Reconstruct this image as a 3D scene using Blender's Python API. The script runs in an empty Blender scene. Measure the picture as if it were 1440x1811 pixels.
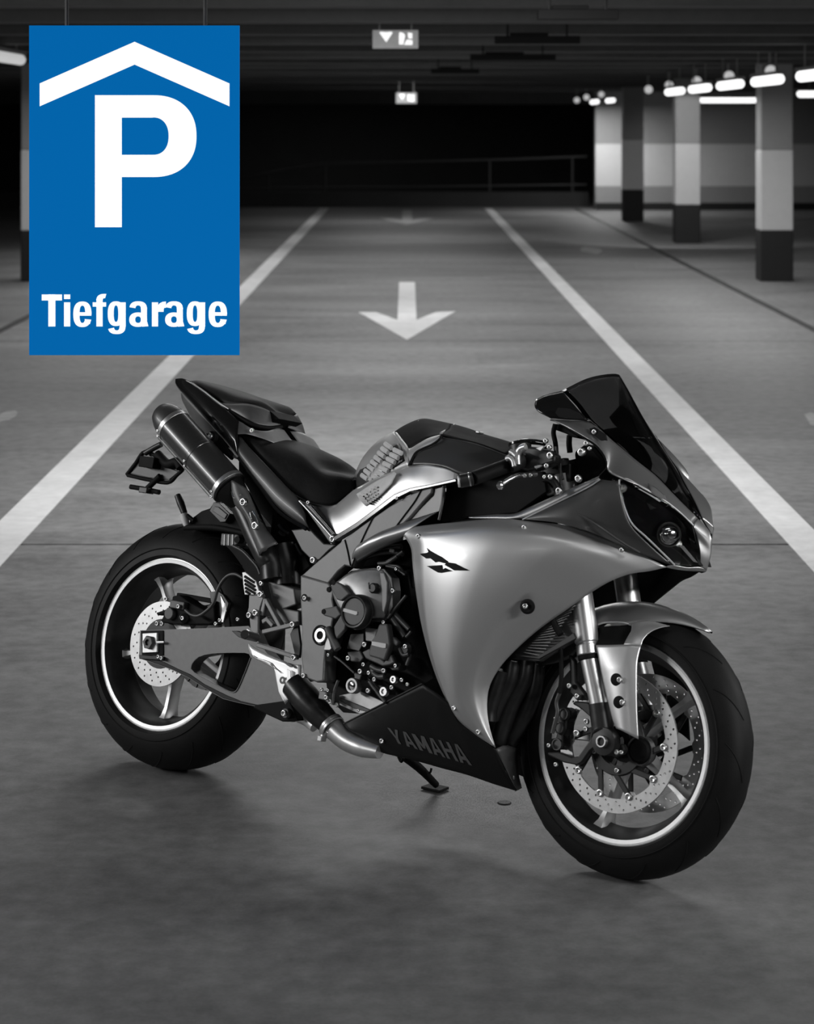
import bpy, bmesh, math, random
import numpy as np
from mathutils import Vector, Matrix
random.seed(7)
scene = bpy.context.scene
col = scene.collection
PI = math.pi

# ------------------------------------------------------------ camera, world, lamps, exposure
CAM_H = 1.71
cd = bpy.data.cameras.new('camera'); cam = bpy.data.objects.new('camera', cd); col.objects.link(cam)
cam.location = (0, 0, CAM_H); cam.rotation_euler = (PI/2, 0, 0)
cd.sensor_fit = 'AUTO'; cd.sensor_width = 36.0
cd.lens = 3980/1811*36.0
cd.shift_y = -(905.5-218.0)/1811
cd.clip_start = 0.1; cd.clip_end = 200
cd.dof.use_dof = True; cd.dof.focus_distance = 5.75; cd.dof.aperture_fstop = 6.3
scene.camera = cam

world = bpy.data.worlds.new('world'); scene.world = world; world.use_nodes = True
world.node_tree.nodes['Background'].inputs[0].default_value = (0.02, 0.02, 0.02, 1)
world.node_tree.nodes['Background'].inputs[1].default_value = 0.3

def area(name, loc, rot, sx, sy, power, spread=180, aim=None):
    l = bpy.data.lights.new(name, 'AREA'); l.shape = 'RECTANGLE'; l.size = sx; l.size_y = sy; l.energy = power; l.spread = math.radians(spread)
    if aim: rot = (Vector(aim)-Vector(loc)).to_track_quat('-Z', 'Y').to_euler()
    o = bpy.data.objects.new(name, l); o.location = loc; o.rotation_euler = rot; col.objects.link(o); return o
# unseen lights out of the frame: overhead for the floor, others added for the motorcycle
area('unseen_overhead_light', (0.0, 9.9, 2.30), (0, 0, 0), 2.4, 0.3, 42)
area('unseen_overhead_light', (-0.3, 7.6, 2.30), (0, 0, 0), 2.2, 0.25, 8)
area('unseen_overhead_light', (0.4, 4.2, 2.30), (0, 0, 0), 1.2, 0.25, 3)
area('side_fill_light', (-5.2, 5.2, 1.95), (0, math.radians(-82), 0), 0.35, 3.8, 118)  # added side light to brighten the fairing, not mounted on any wall
area('side_fill_light', (4.8, 6.4, 2.0), (0, math.radians(72), 0), 0.3, 3.0, 55)  # added side light to brighten the nose from the right
area('unseen_overhead_light', (-2.4, -0.3, 2.2), (0, 0, 0), 1.8, 0.35, 1.6, 70, (0.2, 5.4, 0.75))  # added light behind the camera, aimed at the fairing
area('unseen_overhead_light', (3.6, 2.2, 2.25), (0, 0, 0), 1.6, 0.3, 6, 40, (0.75, 5.0, 0.75))  # added light at the front right, aimed at the nose
# lights added out of sight behind the ceiling ribs to brighten the lane
for k, p in ((5, 42), (6, 48), (8, 52), (10, 46), (12, 38), (14, 34), (17, 34), (20, 34)):
    area('lane_fill_light', (0.0, 0.6+k*1.9+0.40, 2.41), (0, 0, 0), 2.0, 0.14, p)
# unseen light added to lift the dark ramp opening
area('ramp_fill_light', (-2.0, 49.5, 2.3), (0, 0, 0), 3.0, 0.3, 10)

vs = scene.view_settings
scene.display_settings.display_device = 'sRGB'
vs.view_transform = 'Standard'; vs.look = 'None'; vs.exposure = 0.0; vs.gamma = 1.0; vs.use_curve_mapping = False

# ------------------------------------------------------------ materials
def mat(name, base, metallic=0.0, rough=0.5, var=0.12, scale=25.0, bump=0.0, bscale=200.0, coat=0.0, emit=None, estr=1.0, stretch=None, spec=0.5):
    m = bpy.data.materials.new(name); m.use_nodes = True
    nt = m.node_tree; b = nt.nodes['Principled BSDF']
    c = base if isinstance(base, tuple) else (base, base, base)
    tc = nt.nodes.new('ShaderNodeTexCoord'); mp = nt.nodes.new('ShaderNodeMapping')
    nt.links.new(tc.outputs['Object'], mp.inputs[0])
    if stretch: mp.inputs['Scale'].default_value = stretch
    n = nt.nodes.new('ShaderNodeTexNoise'); n.inputs['Scale'].default_value = scale; n.inputs['Detail'].default_value = 5
    nt.links.new(mp.outputs[0], n.inputs['Vector'])
    r = nt.nodes.new('ShaderNodeValToRGB'); r.color_ramp.elements[0].position = 0.3; r.color_ramp.elements[1].position = 0.7
    lo = tuple(max(0, x*(1-var)) for x in c)+(1,); hi = tuple(min(1, x*(1+var)) for x in c)+(1,)
    r.color_ramp.elements[0].color = lo; r.color_ramp.elements[1].color = hi
    nt.links.new(n.outputs['Fac'], r.inputs[0]); nt.links.new(r.outputs[0], b.inputs['Base Color'])
    b.inputs['Metallic'].default_value = metallic
    mr = nt.nodes.new('ShaderNodeMapRange'); mr.inputs[3].default_value = max(0.02, rough*0.9); mr.inputs[4].default_value = min(1, rough*1.1)
    nt.links.new(n.outputs['Fac'], mr.inputs[0]); nt.links.new(mr.outputs[0], b.inputs['Roughness'])
    b.inputs['Coat Weight'].default_value = coat; b.inputs['Coat Roughness'].default_value = 0.08
    b.inputs['Specular IOR Level'].default_value = spec
    if bump:
        n2 = nt.nodes.new('ShaderNodeTexNoise'); n2.inputs['Scale'].default_value = bscale; n2.inputs['Detail'].default_value = 3
        nt.links.new(mp.outputs[0], n2.inputs['Vector'])
        bp = nt.nodes.new('ShaderNodeBump'); bp.inputs['Strength'].default_value = bump; bp.inputs['Distance'].default_value = 0.002
        nt.links.new(n2.outputs['Fac'], bp.inputs['Height']); nt.links.new(bp.outputs[0], b.inputs['Normal'])
    if emit is not None:
        e = emit if isinstance(emit, tuple) else (emit, emit, emit)
        b.inputs['Emission Color'].default_value = e+(1,); b.inputs['Emission Strength'].default_value = estr
    return m
M = dict(
    silver=mat('silver_paint', 0.68, 0.8, 0.45, 0.03, 900, coat=0.15),
    cowl=mat('grey_paint', 0.40, 0.8, 0.36, 0.03, 900, coat=0.3),
    dark=mat('graphite_paint', 0.085, 0.5, 0.42, 0.04, 700, coat=0.1),
    gloss=mat('gloss_black', 0.010, 0.0, 0.16, 0.1, 60, coat=0.5),
    satin=mat('satin_black', 0.016, 0.0, 0.42, 0.15, 60),
    black=mat('matt_black', 0.006, 0.0, 0.7, 0.2, 40, spec=0.2),
    rubber=mat('tyre_rubber', 0.0045, 0.0, 0.6, 0.25, 30, bump=0.15, bscale=400, spec=0.3),
    seat=mat('seat_vinyl', 0.009, 0.0, 0.6, 0.2, 120, bump=0.3, bscale=500, spec=0.25),
    alu=mat('bright_aluminium', 0.80, 1.0, 0.28, 0.06, 80),
    tube=mat('fork_tube_metal', 0.75, 0.9, 0.36, 0.05, 60, stretch=(1, 1, 0.1)),
    lip=mat('polished_rim_lip', 0.85, 0.6, 0.42, 0.05, 60),
    spoke=mat('cast_spoke_metal', 0.72, 0.8, 0.42, 0.06, 60),
    barrel=mat('dark_rim_barrel', 0.05, 0.5, 0.45, 0.1, 60),
    frame=mat('frame_grey', 0.20, 0.55, 0.5, 0.06, 60, bump=0.1, bscale=900),
    arm=mat('swingarm_grey', 0.155, 0.55, 0.5, 0.08, 60, bump=0.1, bscale=900),
    engine=mat('engine_cover_metal', 0.42, 0.75, 0.42, 0.08, 60),
    case=mat('crankcase_metal', 0.10, 0.6, 0.5, 0.2, 40),
    guard=mat('engine_guard_plastic', 0.10, 0.1, 0.5, 0.08, 60),
    disc=mat('brake_disc_steel', 0.6, 0.75, 0.42, 0.08, 60),
    carbon=mat('muffler_sleeve', 0.10, 0.7, 0.30, 0.05, 160, coat=0.3),
    belly=mat('belly_black', 0.008, 0.0, 0.5, 0.15, 60, spec=0.3),
    seatcowl=mat('seat_cowl_grey', 0.38, 0.4, 0.45, 0.05, 60),
    pipe=mat('dark_pipe_metal', 0.06, 0.8, 0.33, 0.2, 40),
    white=mat('white_label', 0.75, 0.0, 0.5, 0.05, 60),
    mark=mat('grey_lettering', 0.13, 0.0, 0.5, 0.08, 60),
    fins=mat('radiator_metal', 0.16, 0.7, 0.45, 0.1, 60),
    pad=mat('tank_pad_rubber', 0.07, 0.3, 0.35, 0.3, 60),
    chrome=mat('chrome', 0.85, 1.0, 0.12, 0.03, 60),
    plate=mat('number_plate_back', 0.10, 0.3, 0.5, 0.1, 60),
)
def glass(name, colr, rough=0.02, ior=1.45):
    m = bpy.data.materials.new(name); m.use_nodes = True
    b = m.node_tree.nodes['Principled BSDF']
    n = m.node_tree.nodes.new('ShaderNodeTexNoise'); n.inputs['Scale'].default_value = 40
    mr = m.node_tree.nodes.new('ShaderNodeMapRange'); mr.inputs[3].default_value = rough; mr.inputs[4].default_value = rough+0.015
    m.node_tree.links.new(n.outputs['Fac'], mr.inputs[0]); m.node_tree.links.new(mr.outputs[0], b.inputs['Roughness'])
    b.inputs['Base Color'].default_value = colr+(1,); b.inputs['Transmission Weight'].default_value = 1.0; b.inputs['IOR'].default_value = ior
    return m
M['tint'] = glass('smoked_screen', (0.10, 0.10, 0.10))
M['clear'] = glass('clear_lens', (0.9, 0.9, 0.9))

# ------------------------------------------------------------ helpers
def link(name, me, mats, par=None):
    o = bpy.data.objects.new(name, me); col.objects.link(o)
    if not isinstance(mats, (list, tuple)): mats = [mats]
    for m in mats: me.materials.append(m)
    if par is not None: o.parent = par
    return o
def tag(o, label=None, cat=None, group=None, kind=None):
    if label: o['label'] = label
    if cat: o['category'] = cat
    if group: o['group'] = group
    if kind: o['kind'] = kind
    return o
def empty(name, loc, rot=(0, 0, 0)):
    o = bpy.data.objects.new(name, None); col.objects.link(o); o.location = loc; o.rotation_euler = rot
    o.empty_display_size = 0.1
    return o
def fin(bm, name, mats, par, smooth=True, bevel=0.0, ang=35):
    bmesh.ops.recalc_face_normals(bm, faces=bm.faces)
    me = bpy.data.meshes.new(name); bm.to_mesh(me); bm.free()
    if smooth:
        me.shade_smooth()
        try: me.set_sharp_from_angle(angle=math.radians(ang))
        except Exception: pass
    o = link(name, me, mats, par)
    if bevel:
        b = o.modifiers.new('bevel', 'BEVEL'); b.width = bevel; b.segments = 2; b.limit_method = 'ANGLE'; b.angle_limit = math.radians(40)
    return o
def catmull(pts, n):
    p = np.array(pts, float)
    if len(p) == 1: return np.repeat(p, n, 0)
    if len(p) == 2:
        t = np.linspace(0, 1, n)[:, None]; return p[0]*(1-t)+p[1]*t
    d = np.r_[0, np.cumsum(np.maximum(np.linalg.norm(np.diff(p, axis=0), axis=1), 1e-6)**0.5)]
    q = np.vstack([2*p[0]-p[1], p, 2*p[-1]-p[-2]])
    dd = np.r_[-(d[1]-d[0]), d, d[-1]+d[-1]-d[-2]]
    s = np.linspace(0, d[-1], n); out = []
    for t in s:
        i = min(max(np.searchsorted(d, t, 'right')-1, 0), len(p)-2)
        t0, t1, t2, t3 = dd[i:i+4]; P0, P1, P2, P3 = q[i:i+4]
        A1 = (t1-t)/(t1-t0)*P0+(t-t0)/(t1-t0)*P1; A2 = (t2-t)/(t2-t1)*P1+(t-t1)/(t2-t1)*P2; A3 = (t3-t)/(t3-t2)*P2+(t-t2)/(t3-t2)*P3
        B1 = (t2-t)/(t2-t0)*A1+(t-t0)/(t2-t0)*A2; B2 = (t3-t)/(t3-t1)*A2+(t-t1)/(t3-t1)*A3
        out.append((t2-t)/(t2-t1)*B1+(t-t1)/(t2-t1)*B2)
    return np.array(out)
def arclin(pts, n):
    p = np.array(pts, float)
    if len(p) == 1: return np.repeat(p, n, 0)
    d = np.r_[0, np.cumsum(np.linalg.norm(np.diff(p, axis=0), axis=1))]
    s = np.linspace(0, d[-1], n)
    return np.stack([np.interp(s, d, p[:, k]) for k in range(3)], -1)
def gridmesh(name, g, mats, par, t, out):
    n, m = g.shape[:2]
    bm = bmesh.new(); vs_ = [[bm.verts.new(g[i, j]) for j in range(m)] for i in range(n)]
    nn = Vector((0, 0, 0))
    for i in range(n-1):
        for j in range(m-1):
            f = bm.faces.new((vs_[i][j], vs_[i][j+1], vs_[i+1][j+1], vs_[i+1][j]))
            f.normal_update(); nn += f.normal*f.calc_area()
    bmesh.ops.remove_doubles(bm, verts=bm.verts, dist=2e-5)
    if nn.dot(Vector(out)) < 0: bmesh.ops.reverse_faces(bm, faces=bm.faces)
    me = bpy.data.meshes.new(name); bm.to_mesh(me); bm.free(); me.shade_smooth()
    o = link(name, me, mats, par)
    if t:
        s = o.modifiers.new('solid', 'SOLIDIFY'); s.thickness = t; s.offset = -1
        if isinstance(mats, (list, tuple)) and len(mats) > 1: s.material_offset = 1; s.material_offset_rim = 1
    return o
def mirror_grid(g):
    h = g.copy(); h[..., 1] *= -1; return h
def finish(name, g, mats, par, t, out, mir):
    o = gridmesh(name, g, mats, par, t, out)
    if mir == 'both': gridmesh(name, mirror_grid(g), mats, par, t, (out[0], -out[1], out[2]))
    return o
def patch(name, rows, mats, par, nu=24, nv=12, t=0.003, out=(0, -1, 0), mir=None):
    """rows of points (top to bottom); mir='weld' makes rows[0] a centre line and mirrors, 'both' makes a second panel"""
    R = np.array([catmull(r, nu) for r in rows])
    if mir == 'weld':
        full = np.concatenate([mirror_grid(R[1:])[::-1], R], 0); nv = nv*2
    else: full = R
    g = np.stack([catmull(full[:, j], nv) for j in range(nu)], 1)
    return finish(name, g, mats, par, t, out, None if mir == 'weld' else mir)
def coons(name, T, Bt, Lf, Rt, mats, par, nu=24, nv=24, t=0.003, bulge=None, out=(0, -1, 0), mir=None, lin=()):
    f = lambda k, p, n: (arclin if k in lin else catmull)(p, n)
    T, Bt, Lf, Rt = f('T', T, nu), f('B', Bt, nu), f('L', Lf, nv), f('R', Rt, nv)
    g = np.zeros((nv, nu, 3))
    for i in range(nv):
        v = i/(nv-1)
        for j in range(nu):
            q = j/(nu-1)
            g[i, j] = (1-v)*T[j]+v*Bt[j]+(1-q)*Lf[i]+q*Rt[i]-((1-q)*(1-v)*T[0]+q*(1-v)*T[-1]+(1-q)*v*Bt[0]+q*v*Bt[-1])
            if bulge: g[i, j, 1] -= bulge(q, v)
    return finish(name, g, mats, par, t, out, mir)
def plate(name, pts, t, mats, par, holes=(), bevel=0.0015, d=(0, 1, 0), mir=None, smooth=False):
    """flat-sided part: outline extruded by t along d"""
    def one(sgn):
        bm = bmesh.new(); dd = Vector(d)*t; dd.y *= sgn
        loops = []
        for lp in [pts]+list(holes):
            v = [bm.verts.new((p[0], p[1]*sgn, p[2])) for p in lp]; loops.append(v)
        if holes:
            es = [bm.edges.new((v[i], v[(i+1) % len(v)])) for v in loops for i in range(len(v))]
            r = bmesh.ops.triangle_fill(bm, edges=es, use_beauty=True, normal=dd)
            fs = [f for f in r['geom'] if isinstance(f, bmesh.types.BMFace)]
        else: fs = [bm.faces.new(loops[0])]
        r = bmesh.ops.extrude_face_region(bm, geom=fs)
        nv_ = [x for x in r['geom'] if isinstance(x, bmesh.types.BMVert)]
        bmesh.ops.translate(bm, verts=nv_, vec=dd)
        # extrude moves the copy; keep the original faces as the outer side
        if not any(f.is_valid for f in fs): pass
        nf = set(f for f in bm.faces)
        bm.normal_update()
        # add the outer cap again when extrusion consumed it
        bound = [e for e in bm.edges if len(e.link_faces) == 1]
        if bound: bmesh.ops.holes_fill(bm, edges=bound, sides=0) if not holes else bmesh.ops.triangle_fill(bm, edges=bound, use_beauty=True)
        return fin(bm, name, mats, par, smooth=smooth, bevel=bevel)
    o = one(1)
    if mir == 'both': one(-1)
    return o
def frame_of(axis):
    a = Vector(axis).normalized(); h = Vector((0, 0, 1)) if abs(a.z) < 0.9 else Vector((1, 0, 0))
    x = a.cross(h).normalized(); y = a.cross(x).normalized(); return a, x, y
def lathe_bm(bm, prof, o, axis, seg=32, a0=0.0, a1=2*PI, sx=1.0):
    a, x, y = frame_of(axis); o = Vector(o); full = abs(a1-a0-2*PI) < 1e-6
    n = seg if full else seg+1; rings = []
    for r, h in prof:
        if r < 1e-6: rings.append([bm.verts.new(o+a*h)]); continue
        rings.append([bm.verts.new(o+a*h+x*(r*sx*math.cos(a0+(a1-a0)*k/seg))+y*(r*math.sin(a0+(a1-a0)*k/seg))) for k in range(n)])
    for A_, B_ in zip(rings, rings[1:]):
        for k in range(seg):
            k2 = (k+1) % n
            if len(A_) == 1 and len(B_) == 1: continue
            if len(A_) == 1: bm.faces.new((A_[0], B_[k], B_[k2]))
            elif len(B_) == 1: bm.faces.new((A_[k], A_[k2], B_[0]))
            else: bm.faces.new((A_[k], A_[k2], B_[k2], B_[k]))
def lathe(name, prof, o, axis, mats, par, seg=32, ang=35, sx=1.0, bevel=0):
    bm = bmesh.new(); lathe_bm(bm, prof, o, axis, seg, sx=sx); return fin(bm, name, mats, par, ang=ang, bevel=bevel)
def cyl(name, p0, p1, r0, mats, par, r1=None, seg=24, ch=0.12):
    p0, p1 = Vector(p0), Vector(p1); L_ = (p1-p0).length; r1 = r0 if r1 is None else r1; c = min(r0, r1, L_)*ch
    return lathe(name, [(0, 0), (r0-c, 0), (r0, c), (r1, L_-c), (r1-c, L_), (0, L_)], p0, p1-p0, mats, par, seg)
def tube_bm(bm, pts, r, seg=10, n=None, flat=1.0, flatdir=(0, 1, 0)):
    n = n or max(2, (len(pts)-1)*6+1)
    P_ = catmull(pts, n); rr = np.interp(np.linspace(0, 1, n), np.linspace(0, 1, len(r)), r) if isinstance(r, (list, tuple)) else np.full(n, r)
    prev = None; rings = []
    for i in range(n):
        tg = Vector(P_[min(i+1, n-1)]-P_[max(i-1, 0)]).normalized()
        if prev is None: a, x, y = frame_of(tg)
        else:
            x = (prev-tg*prev.dot(tg)).normalized(); y = tg.cross(x).normalized()
        prev = x
        ring = []
        for k in range(seg):
            v = x*(rr[i]*math.cos(2*PI*k/seg))+y*(rr[i]*math.sin(2*PI*k/seg))
            if flat != 1.0:
                fd = Vector(flatdir); v -= fd*v.dot(fd)*(1-flat)
            ring.append(bm.verts.new(Vector(P_[i])+v))
        rings.append(ring)
    for A_, B_ in zip(rings, rings[1:]):
        for k in range(seg): bm.faces.new((A_[k], A_[(k+1) % seg], B_[(k+1) % seg], B_[k]))
    bm.faces.new(rings[0][::-1]); bm.faces.new(rings[-1])
def tube(name, pts, r, mats, par, seg=10, n=None, flat=1.0, flatdir=(0, 1, 0)):
    bm = bmesh.new(); tube_bm(bm, pts, r, seg, n, flat, flatdir); return fin(bm, name, mats, par, ang=50)
def box_bm(bm, c, s, R=None):
    r = bmesh.ops.create_cube(bm, size=1.0); R = R or Matrix.Identity(3)
    for v in r['verts']: v.co = Vector(c)+R @ Vector((v.co.x*s[0], v.co.y*s[1], v.co.z*s[2]))
def box(name, c, s, mats, par, R=None, bevel=0.002):
    bm = bmesh.new(); box_bm(bm, c, s, R); return fin(bm, name, mats, par, smooth=False, bevel=bevel)
def bar(name, p0, p1, w, d, mats, par, bevel=0.002):
    """rectangular bar from p0 to p1, w across in the bike's side plane, d across sideways"""
    p0, p1 = Vector(p0), Vector(p1); x = (p1-p0).normalized(); y = Vector((0, 1, 0)); y = (y-x*y.dot(x)).normalized(); z = x.cross(y)
    return box(name, (p0+p1)/2, ((p1-p0).length, d, w), mats, par, Matrix((x, y, z)).transposed(), bevel)
_bm = bmesh.new()
lathe_bm(_bm, [(0, 0.35), (0.45, 0.35), (0.5, 0.9), (0.8, 1.0), (1.0, 0.8), (1.0, 0), (0, 0)], (0, 0, 0), (0, -1, 0), 12)
bmesh.ops.recalc_face_normals(_bm, faces=_bm.faces)
BOLT = bpy.data.meshes.new('bolt'); _bm.to_mesh(BOLT); _bm.free(); BOLT.materials.append(M['alu'])
BOLT.shade_smooth()
def bolt(p, r, par, axis=None, h=None):
    o = bpy.data.objects.new('bolt', BOLT); col.objects.link(o); o.parent = par
    o.location = p; o.scale = (r, h or r, r)
    if axis: o.rotation_euler = Vector((0, -1, 0)).rotation_difference(Vector(axis)).to_euler()
    return o
def ribbons(name, polys, tf, t, mats, par):
    """flat lettering: 2D polygons mapped by tf(x, y, depth) to 3D, thickness t"""
    bm = bmesh.new()
    for pl in polys:
        a = [bm.verts.new(tf(x, y, 0)) for x, y in pl]; b = [bm.verts.new(tf(x, y, t)) for x, y in pl]
        n = len(a); bm.faces.new(a); bm.faces.new(b[::-1])
        for i in range(n): bm.faces.new((a[i], b[i], b[(i+1) % n], a[(i+1) % n]))
    bmesh.ops.triangulate(bm, faces=[f for f in bm.faces if len(f.verts) > 4])
    return fin(bm, name, mats, par, smooth=False)
def arcband(cx, cy, rx, ry, wx, wy, a0, a1, n=24, e=2.5):
    """ring segment as quads: outer radii rx, ry, stroke wx (sideways) and wy (up/down); degrees, y down"""
    def pt(a, x, y):
        c, s = math.cos(a), math.sin(a)
        return (cx+x*math.copysign(abs(c)**(2/e), c), cy+y*math.copysign(abs(s)**(2/e), s))
    res = []
    for k in range(n):
        a, b = math.radians(a0+(a1-a0)*k/n), math.radians(a0+(a1-a0)*(k+1)/n)
        res.append([pt(a, rx, ry), pt(b, rx, ry), pt(b, rx-wx, ry-wy), pt(a, rx-wx, ry-wy)])
    return res
def rect(x0, y0, x1, y1): return [(x0, y0), (x1, y0), (x1, y1), (x0, y1)]
# ------------------------------------------------------------ the garage
def concrete(name, c0, c1, rough, stretch=(1, 1, 1), scale=0.5, streak=0.5, bump=0.25):
    m = bpy.data.materials.new(name); m.use_nodes = True; nt = m.node_tree; b = nt.nodes['Principled BSDF']
    N, Lk = nt.nodes.new, nt.links.new
    tc = N('ShaderNodeTexCoord'); mp = N('ShaderNodeMapping'); mp.inputs['Scale'].default_value = stretch; Lk(tc.outputs['Object'], mp.inputs[0])
    def noise(s, d, src=mp.outputs[0], dist=0.0, rgh=0.6):
        n = N('ShaderNodeTexNoise'); n.inputs['Scale'].default_value = s; n.inputs['Detail'].default_value = d; n.inputs['Roughness'].default_value = rgh; n.inputs['Distortion'].default_value = dist
        Lk(src, n.inputs['Vector']); return n.outputs['Fac']
    def mix(a, b_, f):
        x = N('ShaderNodeMix'); x.data_type = 'FLOAT'; x.inputs[0].default_value = f; Lk(a, x.inputs[2]); Lk(b_, x.inputs[3]); return x.outputs[0]
    big = noise(scale, 6, dist=1.2); fine = noise(14, 8, tc.outputs['Object']); grit = noise(120, 3, tc.outputs['Object'])
    v = mix(mix(big, fine, 0.3*streak+0.15), grit, 0.12)
    r = N('ShaderNodeValToRGB'); r.color_ramp.elements[0].position = 0.36; r.color_ramp.elements[1].position = 0.64
    r.color_ramp.elements[0].color = (c0, c0, c0, 1); r.color_ramp.elements[1].color = (c1, c1, c1, 1)
    Lk(v, r.inputs[0]); Lk(r.outputs[0], b.inputs['Base Color'])
    mr = N('ShaderNodeMapRange'); mr.inputs[3].default_value = rough-0.1; mr.inputs[4].default_value = rough+0.1; Lk(big, mr.inputs[0]); Lk(mr.outputs[0], b.inputs['Roughness'])
    bp = N('ShaderNodeBump'); bp.inputs['Strength'].default_value = bump; bp.inputs['Distance'].default_value = 0.004; Lk(mix(fine, grit, 0.5), bp.inputs['Height']); Lk(bp.outputs[0], b.inputs['Normal'])
    b.inputs['Specular IOR Level'].default_value = 0.3
    return m
FLOOR = concrete('floor_concrete', 0.10, 0.26, 0.6, (0.45, 1.1, 1.0), 0.9, 1.0)
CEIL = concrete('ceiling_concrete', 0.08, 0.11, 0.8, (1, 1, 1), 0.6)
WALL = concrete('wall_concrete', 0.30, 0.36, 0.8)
WALLD = concrete('unlit_wall_concrete', 0.04, 0.055, 0.9)  # low albedo puts the dimness of the ramp end into the wall colour
JOINT = concrete('joint_filler', 0.02, 0.03, 0.9)
PAINT = concrete('worn_white_floor_paint', 0.56, 0.78, 0.55, (1, 1, 1), 1.6, 1.0)
PAINT2 = concrete('faded_floor_paint', 0.25, 0.48, 0.6, (1, 1, 1), 5.0, 1.0)
P_LIGHT = concrete('pillar_light_paint', 0.62, 0.70, 0.7)
P_MID = concrete('pillar_grey_paint', 0.30, 0.34, 0.7)
P_BLACK = concrete('pillar_black_paint', 0.018, 0.026, 0.6)
TRAY = concrete('black_tray_paint', 0.004, 0.007, 0.8)

def slab(name, x0, x1, y0, y1, z0, z1, m, par=None, bevel=0.0):
    bm = bmesh.new(); box_bm(bm, ((x0+x1)/2, (y0+y1)/2, (z0+z1)/2), (x1-x0, y1-y0, z1-z0)); return fin(bm, name, m, par, smooth=False, bevel=bevel)
fl = tag(slab('floor', -11, 11, -1, 53, -0.30, -0.02, JOINT), kind='structure')
for y0, y1 in ((-1, 9.125), (9.15, 17.65), (17.67, 26.4), (26.42, 35.2), (35.22, 53)):
    slab('concrete_bay', -11, 11, y0, y1, -0.02, 0.0, FLOOR, fl)
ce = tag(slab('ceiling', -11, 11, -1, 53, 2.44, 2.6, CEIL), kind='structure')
for k in range(24):
    y = 0.6+k*1.9
    if y < 45: slab('ceiling_rib', -11, 11, y-0.16, y+0.16, 2.33, 2.45, CEIL, ce)
slab('lintel_beam', -11, 11, 46.0, 46.5, 2.10, 2.45, CEIL, ce)
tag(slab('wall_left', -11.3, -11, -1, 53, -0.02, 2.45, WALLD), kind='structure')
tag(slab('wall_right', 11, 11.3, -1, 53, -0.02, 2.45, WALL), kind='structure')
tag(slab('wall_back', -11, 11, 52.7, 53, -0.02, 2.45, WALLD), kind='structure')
wr = tag(slab('wall_far_right', 3.72, 11, 44.4, 44.8, 0.0, 2.45, P_MID), kind='structure')
slab('wall_band', 3.719, 11, 44.385, 44.41, 0.47, 1.30, P_LIGHT, wr)
slab('wall_base_band', 3.719, 11, 44.385, 44.41, 0.14, 0.47, P_MID, wr)
tag(slab('baseboard_far_right', 3.719, 11, 44.37, 44.40, 0.0, 0.14, P_BLACK), kind='structure')
tag(slab('wall_ramp_parapet', -11, 3.72, 46.1, 46.4, 0, 0.30, WALLD), kind='structure')
# ramp handrail
hr = tag(empty('ramp_handrail', (0, 46.25, 0.3)), 'dim metal handrail on posts across the dark ramp opening at the far end', 'railing')
def wtube(name, pts, r, m, par):
    o = tube(name, [tuple(Vector(p)-par.location) for p in pts], r, m, par, seg=8, n=len(pts)); return o
RAIL = mat('rail_metal', 0.06, 0.3, 0.6)
wtube('top_rail', [(-5.2, 46.25, 0.35), (-3.6, 46.25, 0.55), (-1.75, 46.25, 0.87), (0.5, 46.25, 0.93), (2.5, 46.25, 0.98), (3.7, 46.25, 1.03)], 0.03, RAIL, hr)
wtube('lower_rail', [(-3.6, 46.25, 0.36), (3.7, 46.25, 0.45)], 0.022, RAIL, hr)
for x, z in ((-2.85, 0.68), (-1.68, 0.88), (1.7, 0.96), (3.4, 1.0)): wtube('post', [(x, 46.25, 0.3), (x, 46.25, z)], 0.025, RAIL, hr)

# pillars
def pillar(x, y, label, first=None):
    p = empty('pillar', (x, y, 0)); w = 0.35
    for n, z0, z1, m, e in (('painted_base', 0, 0.55, P_BLACK, 0.004), ('light_band', 0.55, 1.42, P_LIGHT, 0.002), ('upper_shaft', 1.42, 2.45, P_MID, 0.0)):
        slab(n, -w/2-e, w/2+e, -w/2-e, w/2+e, z0, z1, m, p, bevel=0.012)
    tag(p, label, 'pillar', 'concrete pillars along the lane'); return p
for x, y, lb in ((4.0, 24.5, 'square pillar with black base and pale band, nearest pillar on the right side'),
                 (4.0, 32.2, 'square pillar with black base, middle of the three on the right side'),
                 (3.95, 39.4, 'square pillar with black base, farthest of the three on the right side'),
                 (-4.0, 24.5, 'square pillar with black base, partly hidden behind the blue parking sign')):
    pillar(x, y, lb)

# fluorescent tube lamps
LAMP = mat('lamp_glow', 0.8, emit=(1, 1, 1), estr=1.6)
HOUS = mat('lamp_housing', 0.25, 0.2, 0.5)
def tube_lamp(x, y, z, ln, alongx, label, power, group='fluorescent tube lamps on the right', glow=None):
    t = empty('tube_lamp', (x, y, z))
    a = Vector((1, 0, 0)) if alongx else Vector((0, 1, 0))
    cyl('glowing_tube', -a*ln/2, a*ln/2, 0.045, glow or LAMP, t, seg=16, ch=0.6)
    bm = bmesh.new(); s = (ln+0.15, 0.07, 0.03) if alongx else (0.07, ln+0.15, 0.03)
    box_bm(bm, (0, 0, 0.055), s); fin(bm, 'lamp_tray', HOUS, t, smooth=False)
    for sgn in (-1, 1):
        cyl('hanger', a*(sgn*ln*0.35)+Vector((0, 0, 0.06)), a*(sgn*ln*0.35)+Vector((0, 0, 2.44-z)), 0.008, HOUS, t, seg=6)
    l = bpy.data.lights.new('tube_light', 'AREA'); l.shape = 'RECTANGLE'; l.size = ln if alongx else 0.08; l.size_y = 0.08 if alongx else ln; l.energy = power
    lo = bpy.data.objects.new('tube_light', l); lo.location = (0, 0, -0.06); lo.parent = t; col.objects.link(lo)
    tag(t, label, 'lamp', group); return t
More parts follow.
